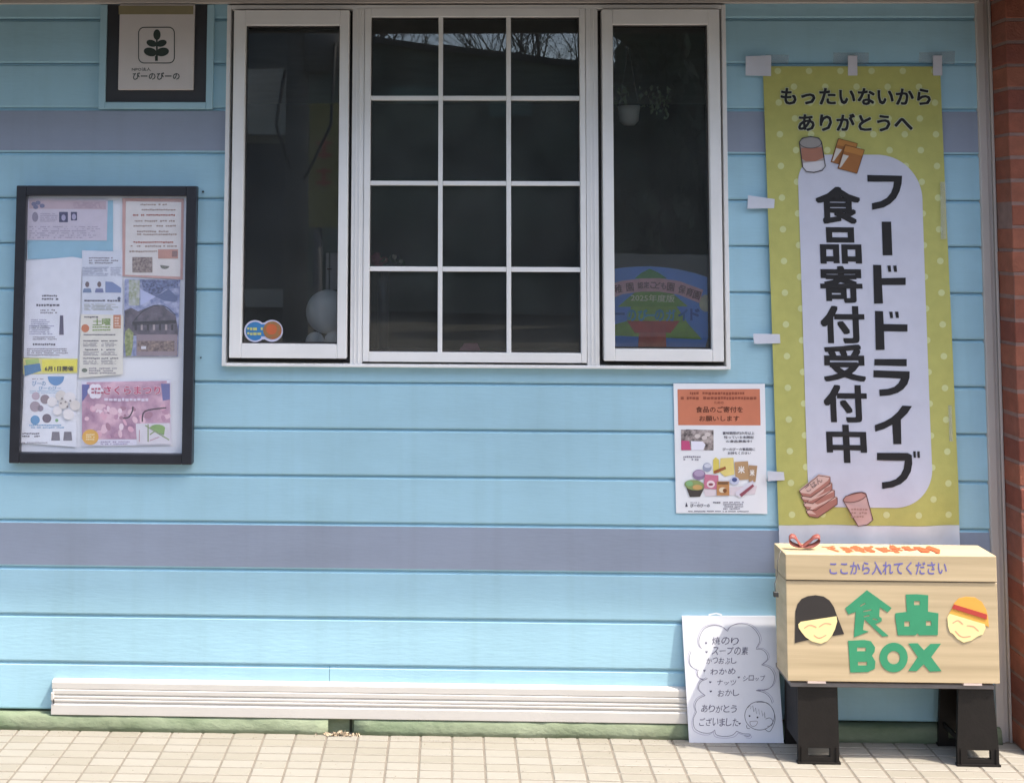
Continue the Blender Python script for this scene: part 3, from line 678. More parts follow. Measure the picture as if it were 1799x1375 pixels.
# ---- food drive banner
bn = thing('banner', 'tall yellow green cloth banner with a white panel and large black lettering', 'banner', P(1520, 955, -.02))
BQ = [(1340, 117), (1652, 117), (1688, 990), (1370, 990)]
def wave(q, px):
    x, y = px; v = (y - 117) / 873; u = (x - 1340 - 30 * v) / 315
    a = max(0, v - .72) / .28
    y = .0045 * math.sin(u * 5 + v * 4) * (.3 + v) + .0012 * math.sin(u * 17 + v * 7) * (.4 + v) + a * a * (.016 * math.sin(u * 9 + v * 16) * u + .006 * math.sin(u * 21 - v * 9) * u)
    for vv in (.30, .43, .555, .685, .80): y -= .0008 * math.exp(-((v - vv) / .010) ** 2)
    y += max(0, u - .85) * .02 * max(0, v - .6)
    return q + Vector((0, -y - a * .006, 0))
BY = -.021
def cloth(name, f, nu, nv, pl, m, th=0.0):
    vs, fs = [], []
    for j in range(nv + 1):
        for i in range(nu + 1):
            q = f(i / nu, j / nv); vs.append(wave(P(q[0], q[1], pl), q))
    for j in range(nv):
        for i in range(nu):
            a = j * (nu + 1) + i; fs.append([a, a + nu + 1, a + nu + 2, a + 1])
    return meshobj(name, vs, fs, m, bn, True)
CLG = mat('banner_lime_print', '#b5b366', .8, .05, 30, .12, 260); CLW = mat('banner_white_print', (.56, .57, .66), .8, .03, 20, .1, 260)
full = quadmap(BQ)
def band(v0, v1): return lambda u, v: full(u, v0 + (v1 - v0) * v)
VG = (922 - 117) / 873
cloth('cloth', band(0, VG), 48, 130, BY, CLG)
HEM = sheer('banner_hem', (.78, .79, .84), .78, .8)
cloth('hem', band(VG + .0005, 1), 48, 14, BY, HEM)
# white panel as a fine grid clipped to its rounded outline
PXL = lambda y: 1403 + (y - 350) * .033; PXR = lambda y: 1620.5 + (y - 330) * .031
def panel_row(y):
    l, r, T, Bm = PXL(y), PXR(y), 272, 891
    def ins(R, d): return R - math.sqrt(max(0, R * R - (R - d) ** 2)) if d < R else 0
    return l + ins(48, y - T) + ins(50, Bm - y), r - ins(78, y - T) - ins(70, Bm - y)
vs, fs = [], []; NV, NU = 150, 24
ys = [272 + 619 * (.5 - .5 * math.cos(math.pi * j / NV)) * 1.0 for j in range(NV + 1)]
ys = [272.05 + 618.9 * j / NV if 0 else y for j, y in enumerate(ys)]
for y in ys:
    l, r = panel_row(min(890.9, max(272.1, y)))
    for i in range(NU + 1):
        x = l + (r - l) * i / NU; vs.append(wave(P(x, y, BY - 2 * MM), (x, y)))
for j in range(NV):
    for i in range(NU):
        a = j * (NU + 1) + i; fs.append([a, a + NU + 1, a + NU + 2, a + 1])
meshobj('white_panel', vs, fs, CLW, bn, True)
DOT = ink('#c8cc92')
for ci in range(-1, 12):
    for ri in range(16):
        y = 125 + ri * 55.6 + (27.8 if ci % 2 else 0); x = 1366 + ci * 27.5 + (y - 117) * .032
        l, r = 1340 + (y - 117) * .034, 1652 + (y - 117) * .041
        if x < l + 6 or x > r - 6 or y > 905: continue
        if 272 < y < 891 and panel_row(y)[0] + 6 < x < panel_row(y)[1] - 6: continue
        shape('dot_print', ell(x, y, 5.8, 5.8, 14), BY - MM, DOT, bn, warp=wave)
KB = ink('#1a191c'); OL = ink('#c9ccb0'); TL_ = BY - 4 * MM
text('もったいないから', 1371, 155, 1636, 185, TL_, KB, bn, .045, outline=.045, om=OL, opl=BY - 3 * MM, warp=wave, rot=.2)
text('ありがとうへ', 1402, 200, 1604, 231, TL_, KB, bn, .045, outline=.045, om=OL, opl=BY - 3 * MM, warp=wave, rot=.3)
for ch, a, b, c, d in (('食', 1433, 328, 1512, 393), ('品', 1440, 399, 1514, 463), ('寄', 1441, 467, 1516, 532), ('付', 1442, 537, 1520, 603), ('受', 1447, 605, 1521, 670), ('付', 1448, 676, 1524, 742), ('中', 1453, 746, 1523, 813)):
    kk = .050 if ch in '食品寄付受中' else .055
    text(ch, a, b, c, d, TL_, KB, bn, kk, warp=wave, quad=[(a - 1.5, b), (c - 1.5, b + .5), (c + 1.5, d + .5), (a + 1.5, d)])
shape('lettering', [(1549.5, 389.5), (1566, 389.5), (1568.3, 448.5), (1551.5, 448.5)], TL_, KB, bn, warp=wave)
def C2(L): return [(1290 + x / 3.438, y / 3.438) for x, y in L]
def C3(L): return [(1300 + x / 3.605, 350 + y / 3.605) for x, y in L]
def C4(L): return [(1300 + x / 3.605, 650 + y / 3.605) for x, y in L]
def dd(x, y): return [C3([(x, y), (x + 21, y), (x + 25, y + 40), (x + 7, y + 40)]), C3([(x + 37, y), (x + 58, y), (x + 62, y + 40), (x + 43, y + 40)])]
KANA = [C2([(805, 1057), (1015, 1062), (1012, 1110), (1000, 1155), (978, 1198), (945, 1230), (905, 1253), (835, 1268), (833, 1228), (885, 1216), (922, 1196), (948, 1165), (961, 1130), (965, 1098), (806, 1098)]),
        C3([(845, 415), (897, 417), (900, 500), (1052, 497), (1052, 543), (902, 543), (908, 660), (852, 662)]), *dd(935, 420),
        C3([(857, 707), (908, 709), (912, 790), (1063, 793), (1063, 838), (914, 836), (918, 953), (862, 955)]), *dd(947, 712),
        C3([(853, 1012), (1058, 1012), (1058, 1057), (853, 1052)]),
        C3([(847, 1083), (1076, 1090), (1075, 1130), (1062, 1170), (1035, 1203), (1000, 1226), (950, 1241), (886, 1247), (884, 1205), (940, 1200), (978, 1188), (1005, 1165), (1020, 1135), (847, 1127)]),
        C4([(1030, 225), (1090, 228), (1062, 272), (1020, 314), (1022, 468), (972, 468), (966, 345), (915, 372), (858, 390), (855, 348), (915, 326), (960, 300), (1000, 265)]),
        C4([(868, 523), (1060, 523), (1086, 536), (1088, 590), (1078, 640), (1052, 685), (1015, 718), (965, 740), (900, 750), (898, 710), (945, 703), (985, 688), (1015, 660), (1034, 622), (1042, 572), (868, 570)]),
        C4([(1094, 512), (1110, 512), (1111, 552), (1097, 552)]), C4([(1119, 512), (1135, 512), (1136, 553), (1121, 553)])]
for L in KANA: shape('lettering', L, TL_, KB, bn, warp=wave)
def ic(name, pts, col, k, holes=()): shape(name, pts, BY - (3 + k) * MM, ink(col), bn, warp=wave)
def C2(L): return [(1290 + x / 3.438, y / 3.438) for x, y in L]
def C4(L): return [(1300 + x / 3.605, 650 + y / 3.605) for x, y in L]
def outl(name, pts, col, k, w=1.6): 
    o = strokes(name, [pts + pts[:1]], w, BY - (3.3 + k) * MM, ink(col), bn, warp=wave)
    return o
# tin can
ic('can_print', C2([(395, 850), (525, 850), (550, 1010), (500, 1040), (440, 1040), (412, 1010)]), '#a79a94', 0)
ic('can_print', C2([(402, 895), (530, 890), (545, 950), (490, 975), (430, 975), (408, 960)]), '#a5705c', 1); ic('can_print', C2(ell(460, 862, 66, 34)), '#95908c', 2); ic('can_print', C2([(415, 985), (545, 970), (548, 1010), (500, 1038), (440, 1038), (415, 1010)]), '#cfccd0', 1)
outl('can_outline', C2([(392, 860), (410, 835), (460, 826), (510, 835), (527, 860), (549, 1005), (530, 1030), (480, 1042), (435, 1036), (412, 1010)]), '#3c3a3c', 3)
outl('can_outline', C2(ell(460, 862, 66, 34)), '#4c4a4a', 3, 1)
# curry packs
for dx, dy, k in ((0, 0, 0), (42, 38, 2)):
    q = lambda L: C2([(x + dx, y + dy) for x, y in L])
    ic('pack_print', q([(628, 838), (745, 868), (700, 1010), (582, 980)]), '#9c6434', k); ic('pack_print', q([(628, 838), (745, 868), (733, 905), (615, 875)]), '#b47a3c', k + 1)
    ic('pack_print', q([(615, 895), (650, 905), (600, 975), (590, 975)]), '#c9c2b8', k + 1); outl('pack_outline', q([(628, 838), (745, 868), (700, 1010), (582, 980)]), '#5c3820', k + 1.5, 1.1)
# packed rice
for k, (ox, oy) in enumerate(((45, 130), (28, 85), (12, 40), (0, 0))):
    q = [(375 + ox, 765 + oy), (500 + ox, 668 + oy), (575 + ox, 680 + oy), (575 + ox, 720 + oy), (450 + ox, 805 + oy), (395 + ox, 795 + oy)]
    if k < 3: ox *= .9; 
    ic('rice_pack_print', C4(q), '#a87468', k * 1.2); q2 = [(x + 8, y + 12) for x, y in q]
    ic('rice_pack_print', C4([(x, y - 8) for x, y in q[:3]] + [(560 + ox, 700 + oy), (445 + ox, 785 + oy), (385 + ox, 775 + oy)]), '#cfb0a6', k * 1.2 + .6)
    outl('rice_pack_outline', C4(q), '#5c3c38', k * 1.2 + .8, 1.3)
text('ごはん', 0, 0, 1, 1, BY - 9.5 * MM, ink('#8c7470'), bn, .03, quad=C4([(405, 740), (505, 672), (530, 705), (430, 775)]), warp=wave)
# noodle cup
ic('cup_print', C4([(655, 825), (700, 790), (770, 772), (798, 785), (838, 945), (800, 975), (745, 985)]), '#c9a8a2', 0)
ic('cup_print', C4(ell(728, 805, 74, 27, rot=-16)), '#b98a80', 1); outl('cup_outline', C4([(655, 825), (670, 800), (710, 785), (770, 772), (798, 785), (838, 945), (800, 975), (745, 985)]), '#5c3c38', 2, 1.3)
outl('cup_outline', C4(ell(728, 805, 74, 27, rot=-16)), '#6c4840', 2, 1)
fine_print(1300 + 705 / 3.605, 650 + 870 / 3.605, 1300 + 800 / 3.605, 650 + 940 / 3.605, 3, BY - 6 * MM - .012, ink('#a5847c'), bn)
# hanging loops
for a, b in ((1337, 1354), (1489.5, 1506), (1639, 1655)):
    shape('hanging_loop', [(a, 100), (b, 100), (b + .5, 133), (a + .5, 133)], BY - .003, mat('loop_white', (.60, .58, .62), .8, .04, 40), bn, thick=.001)
    box('loop_fold', P(a, 100, BY).x, P(b, 100, BY).x, BY - .003, BY + .003, P(a, 100, BY).z - .002, P(a, 100, BY).z + .004, mat('loop_white', (.6, .58, .62)), bn, .0012)
# tapes
TAPE = sheer('washi_tape', (.72, .73, .80), .80, .6); TAPE2 = sheer('clear_tape', (.56, .60, .62), .20, .3)
TG = 'tape strips holding the banner'
def tape(q, lab, m, pl, gr=TG):
    o = shape('tape', q, pl, m, None, thick=.0003); return tag(o, lab, 'tape', gr)
tape([(1310, 99), (1355, 98), (1354.5, 134), (1310, 133)], 'wide white tape square at the top left corner of the banner', TAPE, BY - .0046)
tape([(1345, 96), (1386, 97), (1385, 112), (1345, 111)], 'clear tape strip right of the leftmost hanging loop of the banner', TAPE2, -.0135)
tape([(1464, 93), (1526, 93), (1526, 112), (1464, 112)], 'clear tape strip behind the middle hanging loop of the banner', TAPE2, -.0135)
tape([(1615, 93), (1678, 90), (1677, 113), (1614, 110)], 'clear tape strip behind the rightmost hanging loop of the banner', TAPE2, -.0135)
tape([(1314, 343), (1361, 350), (1360, 366), (1313, 367)], 'white tape on the left edge of the banner, upper of the three', TAPE, BY - .0046)
tape([(1323, 586), (1370, 587), (1371, 603), (1325, 604)], 'white tape on the left edge of the banner, just under the middle', TAPE, BY - .0046)
tape([(1348, 827), (1377, 829), (1378.5, 843), (1349, 845)], 'white tape joining the poster edge to the lower banner', TAPE, BY - .0052)
tape([(1652, 320), (1662, 320), (1663, 420), (1653, 420)], 'long clear tape strip along the upper right edge of the banner', TAPE2, BY - .006)
tape([(1666, 712), (1672, 712), (1674, 775), (1668, 775)], 'clear tape strip along the lower right edge of the banner', TAPE2, BY - .008)

# ---- small screws on the wall
for i, (sx, sy, lab) in enumerate(((357, 337, 'small dark screw in the siding right of the top of the notice board'), (353, 628, 'small screw in the siding right of the middle of the notice board'))):
    p = P(sx, sy, -.012); bm = bmesh.new(); tube_bm(bm, [p, p + Vector((0, -.004, 0))], .0035 - .001 * i, 10)
    tag(bmobj('screw', bm, mat('screw_dark', (.06, .07, .08), .4, metal=.6)), lab, 'screw')

# ---- white panel leaning at the wall, handwriting
def S(L): return [(1180 + x / 5.093, 1060 + y / 5.093) for x, y in L]
def Sb(a, b, c, d): p = S([(a, b), (c, d)]); return (*p[0], *p[1])
sb_o = G(1294, 1304.5); top_y = -.020
zt = P(1280, 1081, top_y - .005).z
sn = Vector((0, -(zt - GZ), (top_y - sb_o.y) * -1)); sn = Vector((0, -(zt - GZ), (top_y - sb_o.y))).normalized()
SP = (sb_o, sn)
def SPo(k): return (sb_o + sn * k, sn)
sg = thing('leaning_board', 'white board with a handwritten list in a cloud outline, leaning on the wall', 'sign board', sb_o)
crn = [P(x, y, SP) for x, y in ((1198, 1081.5), (1362, 1081.5), (1377, 1304.5), (1211, 1304))]
bk = [c - sn * .006 for c in crn]
meshobj('panel', crn + bk, [[3, 2, 1, 0], [4, 5, 6, 7], [0, 1, 5, 4], [1, 2, 6, 5], [2, 3, 7, 6], [3, 0, 4, 7]], mat('foam_board', (.72, .72, .76), .6, .02, 6), sg)
PENC = ink('#5f5a6e'); PEN2 = ink('#84799a')
c1_ = [(500, 245), (440, 205), (360, 195), (280, 230), (245, 320), (262, 400)]
cl = [[(500, 245), (450, 205), (370, 193), (290, 225), (250, 300), (245, 360), (268, 402)], [(500, 245), (530, 200), (610, 178), (700, 195), (765, 260), (788, 330), (755, 400)],
      [(755, 405), (810, 410), (850, 450), (855, 500), (805, 545)], [(805, 545), (880, 575), (920, 650), (900, 730), (840, 770), (755, 775)],
      [(755, 775), (830, 795), (880, 840), (900, 890)], [(175, 425), (158, 480), (170, 550), (220, 590), (235, 592)], [(240, 592), (230, 620), (245, 660), (290, 680), (320, 665)],
      [(285, 680), (250, 710), (245, 770), (300, 820)], [(300, 820), (240, 850), (208, 910), (222, 968)], [(222, 968), (195, 1030), (205, 1110), (270, 1150), (340, 1155), (385, 1130)],
      [(385, 1125), (400, 1170), (470, 1185), (540, 1175), (585, 1135)], [(585, 1140), (640, 1160), (700, 1165), (690, 1185), (650, 1180)]]
strokes('cloud_outline', [smooth_line(S(L)) for L in cl], .75, SPo(.0006), PENC, sg)
strokes('cloud_outline', [smooth_line(S([(x + (14 if x > 500 else -12), y + (16 if y > 1000 else -8)) for x, y in L])) for L in cl], .5, SPo(.0006), PEN2, sg)
def hand(s, a, b, c, d):
    n = len(s); w = (c - a) / n
    for i, ch in enumerate(s):
        if ch == ' ': continue
        x0, x1 = a + w * i + w * .08, a + w * (i + 1) - w * .06
        j = random.uniform(-3, 3); sm = ch in 'ーっッ'
        if sm and ch != 'ー': text(ch, *Sb(x0 + 4, b + (d - b) * .4, x1 - 4, d), SPo(.0007), PENC, sg, .0, rot=random.uniform(-6, 6))
        elif ch == 'ー': text(ch, *Sb(x0, (b + d) / 2 - 2, x1, (b + d) / 2 + 3), SPo(.0007), PENC, sg, .0, rot=-4)
        else: text(ch, *Sb(x0, b + j, x1, d + j), SPo(.0007), PENC, sg, .0, rot=random.uniform(-7, 7), shear=.08)
hand('焼のり', 352, 298, 605, 366); hand('スープの素', 355, 385, 685, 455); hand('かつおぶし', 305, 482, 582, 536); hand('わかめ', 338, 578, 574, 632)
hand('ナッツ', 400, 678, 578, 726); hand('シロップ', 632, 642, 838, 690); hand('おかし', 405, 768, 608, 826); hand('ありがとう', 258, 905, 585, 972); hand('ございました', 240, 1022, 598, 1092)
for bxx, byy in ((308, 350), (312, 430), (293, 597), (345, 700), (600, 657), (350, 783), (608, 1070)):
    h = [(bxx, byy + 11), (bxx - 11, byy - 1), (bxx - 7, byy - 9), (bxx, byy - 4), (bxx + 8, byy - 9), (bxx + 11, byy - 1)]
    o = shape('heart_mark', S(h), SPo(.0007), PENC, sg)
strokes('face_drawing', [S(ell(787, 1000, 133, 128, 40) + ell(787, 1000, 133, 128, 40)[:1]), smooth_line(S([(760, 880), (850, 885), (905, 945), (925, 1040), (880, 1140), (835, 1120)])),
                         smooth_line(S([(840, 1030), (880, 1020), (905, 1050), (895, 1085), (855, 1095)])), S([(680, 930), (700, 905), (705, 940), (725, 910), (735, 965), (750, 930), (760, 985), (780, 940), (785, 990), (805, 955), (815, 1005), (830, 970), (835, 1020)]),
                         smooth_line(S([(670, 1085), (675, 1110), (700, 1115)]))], .8, SPo(.0007), ink('#45424e'), sg)
strokes('face_drawing', [smooth_line(S([(700, 1052), (765, 1050), (755, 1085), (725, 1095), (705, 1080), (700, 1052)]))], .7, SPo(.0007), ink('#7a6a70'), sg)
for c in ((697, 1003), (768, 1016)): shape('eye_drawing', S(ell(c[0], c[1], 8, 8, 10)), SPo(.0007), ink('#45424e'), sg)
strokes('tape_tail', [S([(330, 100), (400, 85), (450, 100)])], 2.5, SPo(.001), PAPER, sg)

# ---- cream rails lying on the plinth
rl = thing('shutter_rail', 'stack of cream grooved rails lying along the foot of the wall', 'rail', (0, -.03, .062))
ra, rb_ = P(91, 1220, -.035).x, P(1236, 1230, -.035).x
prism('lower_rail', [(-.0125, .0625), (-.036, .0625), (-.038, .0645), (-.038, .094), (-.034, .098), (-.034, .103), (-.037, .105), (-.037, .1095), (-.033, .1115), (-.0125, .1115)], ra, rb_, CREAM, rl)
prism('middle_rail', [(-.0125, .112), (-.033, .112), (-.0355, .114), (-.0355, .1195), (-.031, .1215), (-.031, .1255), (-.0345, .1275), (-.0345, .1385), (-.030, .1405), (-.0125, .1405)], ra + .002, rb_, CREAM, rl)
prism('upper_rail', [(-.0125, .141), (-.029, .141), (-.032, .143), (-.032, .161), (-.029, .166), (-.0125, .169)], ra - .001, rb_ - .012, CREAM, rl)
box('end_clip', ra - .0015, ra + .007, -.0395, -.030, .108, .132, CREAM, rl, .001)
box('end_clip', ra + .006, ra + .0095, -.0398, -.037, .098, .112, DARK_FILL, rl)

# ---- food collection box
FBY = -.205; BD = .118
fb = thing('donation_box', 'wooden donation box with green cut-out lettering and two paper faces', 'box', P(1570, 1199, FBY))
WOOD = mat('pale_plywood', (.43, .33, .195), .55, 0, 3.5, .08, 30, col2=(.60, .47, .29), stretch=(.35, 3, 9), detail=9)
wx0, wx1 = (P(1379, 973, FBY).x + P(1385, 1197, FBY).x) / 2, (P(1750, 975, FBY).x + P(1757, 1199, FBY).x) / 2
wz0, wz1 = P(1570, 1198, FBY).z, P(1570, 974, FBY).z; wzl = P(1570, 1020.5, FBY).z
box('body', wx0, wx1, FBY, FBY + BD, wz0, wzl - .002, WOOD, fb, .0012)
box('lid', wx0 - .002, wx1 - .001, FBY - .0035, FBY + BD + .004, wzl + .001, wz1, WOOD, fb, .0025, 2)
box('seam', wx0 + .003, wx1 - .003, FBY + .003, FBY + BD - .003, wzl - .0025, wzl + .0012, DARK_FILL, fb)
FP = FBY - .0012; GRN = mat('green_craft_paper', '#358c64', .75, .04, 20)
def Cc(L): return [(1340 + x / 3.919, 920 + y / 3.919) for x, y in L]
def cut(name, pts, m, k=0, holes=()): return shape(name, Cc(pts), FP - k * .0009, m, fb, holes=[Cc(h) for h in holes], thick=.0007)
R_ = lambda a, b, c, d: [(a, b), (c, b), (c, d), (a, d)]
cut('lettering', [(568, 580), (718, 455), (888, 578), (860, 608), (806, 572), (802, 636), (820, 648), (820, 668), (775, 690), (868, 770), (825, 774), (700, 655), (690, 728), (730, 740), (628, 780), (640, 605), (590, 622)], GRN,
    holes=[[(668, 562), (704, 542), (708, 550), (674, 568)], [(692, 598), (748, 586), (748, 596), (694, 606)], [(695, 634), (735, 624), (737, 634), (697, 642)], [(757, 648), (792, 655), (788, 664), (757, 657)]])
cut('lettering', [(985, 485), (1060, 483), (1140, 490), (1138, 603), (1210, 614), (1206, 765), (1078, 766), (1065, 752), (1052, 766), (930, 766), (912, 640), (914, 614), (992, 604)], GRN,
    holes=[R_(1042, 530, 1082, 558), R_(975, 670, 1012, 705), R_(1124, 668, 1160, 700)])
cut('lettering', [(588, 803), (700, 798), (745, 806), (774, 848), (770, 880), (752, 905), (776, 945), (772, 995), (725, 1018), (603, 1022)], GRN, holes=[R_(650, 850, 710, 875), R_(656, 948, 718, 973)])
cut('lettering', ell(902, 918, 97, 102, 30), GRN, holes=[ell(902, 919, 44, 46, 18)])
cut('lettering', [(1003, 822), (1068, 820), (1110, 868), (1155, 825), (1228, 823), (1160, 915), (1232, 1012), (1150, 1015), (1108, 965), (1060, 1012), (1003, 1010), (1068, 915)], GRN)
HAIR = mat('dark_craft_paper', '#2e2927', .7, .05, 20); SKIN = mat('cream_craft_paper', '#f0dc9c', .7, .03, 20); YEL = mat('yellow_craft_paper', '#dfa446', .7, .03, 20)
PK = ink('#e09c80')
cut('hair_cutout', [(222, 818), (226, 600), (240, 550), (268, 515), (310, 497), (365, 490), (420, 499), (460, 525), (490, 570), (515, 640), (561, 757), (480, 770), (310, 798)], HAIR)
cut('face_cutout', [(245, 690), (262, 673), (508, 635), (513, 670), (497, 725), (478, 765), (445, 805), (400, 823), (340, 808), (295, 778), (268, 745), (248, 715)], SKIN, 1)
strokes('face_lines', [smooth_line(Cc(L)) for L in ([(285, 718), (325, 695), (370, 710)], [(388, 708), (430, 683), (472, 690)], [(352, 765), (390, 784), (438, 764)])], 1.6, FP - .0014, PK, fb)
cut('hat_cutout', [(1300, 588), (1318, 545), (1350, 512), (1400, 500), (1462, 505), (1508, 535), (1540, 590), (1552, 650), (1558, 710), (1530, 695), (1278, 628)], YEL)
cut('face_cutout', [(1272, 640), (1287, 618), (1530, 690), (1535, 715), (1515, 760), (1480, 772), (1440, 800), (1385, 816), (1340, 790), (1310, 755), (1290, 745), (1275, 700)], SKIN, 1)
cut('hat_ribbon', [(1318, 553), (1545, 622), (1543, 657), (1303, 580)], mat('red_craft_paper', '#b23c34', .7), 2)
strokes('face_lines', [smooth_line(Cc(L)) for L in ([(1308, 682), (1345, 664), (1380, 690)], [(1405, 700), (1450, 705), (1487, 737)], [(1325, 735), (1370, 775), (1432, 772)])], 1.6, FP - .0014, PK, fb)
LPL = FBY - .0042
text('ここから入れてください', *Cc([(460, 258)])[0], *Cc([(1268, 350)])[0], LPL, ink('#6d68a8'), fb, .025)
# red lettering lying on the lid (too oblique to read)
vs, fs = [], []
lx0, lx1 = P(1452, 965, FBY + .05).x, P(1655, 965, FBY + .05).x
nchar = 9
for c in range(nchar):
    cx = lx0 + (lx1 - lx0) * (c + .5) / nchar
    for s in range(7):
        a = random.uniform(0, math.pi); l = random.uniform(.008, .017); w = .0046
        px_, py_ = cx + random.uniform(-.010, .010), FBY + .055 + random.uniform(-.028, .028)
        dx, dy = math.cos(a), math.sin(a) * 1.6; n = len(vs); z = wz1 + .0004 + (c * 7 + s) * .00004
        for sx, sy in ((-1, -1), (1, -1), (1, 1), (-1, 1)): vs.append((px_ + dx * l * sx / 1 - dy * w * sy, py_ + dy * l * sx + dx * w * sy, z))
        fs.append([n, n + 1, n + 2, n + 3])
meshobj('lid_lettering', vs, fs, ink('#d8562e'), fb)
# ribbon bow on the lid
rbn = mat('brown_red_ribbon', '#8a4a40', .5, .08, 40)
def ribbon(name, pts, w, m, par):
    vs, fs = [], []
    for p in pts: p = Vector(p); vs += [p + Vector((0, -w / 2, 0)), p + Vector((0, w / 2, 0))]
    for i in range(len(pts) - 1): a = 2 * i; fs.append([a, a + 1, a + 3, a + 2])
    o = meshobj(name, vs, fs, m, par, True); md = o.modifiers.new('thickness', 'SOLIDIFY'); md.thickness = .0008; return o
bc = P(1412, 958, FBY + .05)
def rib2(name, px_pts, wv):
    vs, fs = [], []
    for (x, y), w in zip(px_pts, wv):
        p = P(1340 + x / 3.919, 920 + y / 3.919, FBY + .045); vs += [p - Vector(w), p + Vector(w)]
    for i in range(len(px_pts) - 1): a = 2 * i; fs.append([a, a + 1, a + 3, a + 2])
    o = meshobj(name, vs, fs, rbn, fb, True); md = o.modifiers.new('thickness', 'SOLIDIFY'); md.thickness = .0009
for L in ([(268, 152), (235, 148), (198, 132), (182, 108), (188, 90), (208, 84), (228, 98), (246, 128), (268, 154)], [(268, 152), (300, 154), (345, 148), (385, 122), (396, 100), (380, 86), (350, 92), (322, 118), (272, 154)]):
    L = smooth_line(L, 4); n = len(L); rib2('ribbon_loop', L, [(.0015, .006, .0035 + .0025 * math.sin(i / n * math.pi)) for i in range(n)])
tube('cord', smooth_line3 if False else [P(1372, 965, FBY + .03), P(1366, 985, FBY + .02), P(1365.5, 1010, FBY + .01), P(1361, 1025, FBY + .005), P(1362, 1040, FBY)], .0011, mat('cord_grey', (.12, .11, .10), .6), fb)
box('cord_end', P(1359, 1040, FBY).x, P(1367.5, 1040, FBY).x, FBY - .004, FBY + .006, P(1362, 1048, FBY).z, P(1362, 1039, FBY).z, mat('cord_end_black', (.03, .03, .03), .5), fb, .001)
for a in (1419, 1693): box('lid_tab', P(a, 1200, FBY).x, P(a + 32, 1200, FBY).x, FBY - .0008, FBY + .02, wz0 - .006, wz0 - .0004, mat('tab_pink', (.62, .50, .44), .6), fb)

# ---- black folding stand under the box
PLB = mat('black_plastic', (.010, .008, .007), .55, .15, 30, .15, 120, spec=.3)
GRP = mat('grey_table_edge', (.16, .145, .14), .5, .1, 20)
FL = G(1440, 1341).y                            # front foot line
st = thing('folding_stand', 'low black plastic stand with four broad legs under the wooden box', 'stand', (P(1570, 1340, FL).x, FL, GZ))
sx0, sx1 = P(1388, 1205, FBY + .012).x, P(1746, 1205, FBY + .012).x
top1 = wz0 - .0062; top0 = top1 - .014
box('top', sx0, sx1, FBY + .008, -.022, top0, top1, GRP, st, .002)  # carried back towards the wall to cut light from above
def leg(xa, xb, ta, tb, yb, yt, hx0, hx1, sgn=1):
    # broad tapering leg plate with a hand hole near the foot and a thicker foot
    zb, ztop = GZ, top0
    def q(x, z, dy=0.0):
        f = (z - zb) / (ztop - zb); return (x, yb + (yt - yb) * f + dy, z)
    hz0, hz1 = GZ + .020, GZ + .046
    outer = [(xa, zb), (xb, zb), (xb, zb + .055), (tb, ztop), (ta, ztop), (xa, zb + .055)]
    hole = [(hx0, hz0), (hx1, hz0), (hx1, hz1), (hx0, hz1)]
    loops = [outer, hole]; flat = outer + hole
    tri = tessellate_polygon([[Vector((x, z, 0)) for x, z in L] for L in loops])
    T = .012; vs = [q(x, z) for x, z in flat] + [q(x, z, T * sgn) for x, z in flat]; n = len(flat)
    fs = [list(t) for t in tri] + [[i + n for i in t] for t in tri]
    for i in range(6): a, b = i, (i + 1) % 6; fs.append([a, b, b + n, a + n])
    for i in range(4): a, b = 6 + i, 6 + (i + 1) % 4; fs.append([a, b, b + n, a + n])
    me = bpy.data.meshes.new('leg'); me.from_pydata(vs, [], fs)
    bm = bmesh.new(); bm.from_mesh(me); bmesh.ops.recalc_face_normals(bm, faces=bm.faces)
    # ribs and foot
    add_box(bm, xa - .003, xb + .003, min(yb - .004 * sgn, yb + T * sgn), max(yb - .004 * sgn, yb + T * sgn), zb, zb + .006)
    for rx in (xa + .008, xb - .010):
        add_box(bm, rx, rx + .003, min(yb - .003 * sgn, yb), max(yb - .003 * sgn, yb), zb + .006, zb + .05)
    bm.to_mesh(me); bm.free(); return link('leg', me, PLB, st)
LX = [(P(1403, 1342, FL).x, P(1475, 1341, FL).x), (P(1683, 1344, FL).x, P(1756, 1344, FL).x)]
TX = [(P(1402, 1208, FL).x, P(1472, 1208, FL).x), (P(1685, 1208, FL).x, P(1746, 1208, FL).x)]
HX = [(P(1420, 1325, FL).x, P(1459, 1325, FL).x), (P(1700, 1325, FL).x, P(1741, 1325, FL).x)]
RB = -.048
for (xa, xb), (ta, tb), (h0, h1) in zip(LX, TX, HX):
    leg(xa, xb, ta, tb, FL, FL + .004, h0, h1, 1)
    leg(xa, xb, ta, tb, RB, RB - .004, h0, h1, -1)
# side braces between front and rear legs, heightened to block side light
for xs in (LX[0][0] - .000, LX[1][1] - .012):
    box('side_brace', xs + .002, xs + .010, FL + .0165, RB - .0165, GZ + .05, top0 - .0005, PLB, st, .0015)
for xs in (LX[0][0] + .03, LX[0][1] - .02, LX[1][0] + .012, LX[1][1] - .04):
    box('rib', xs, xs + .006, FL + .0165, RB - .0165, GZ + .06, GZ + .075, PLB, st)

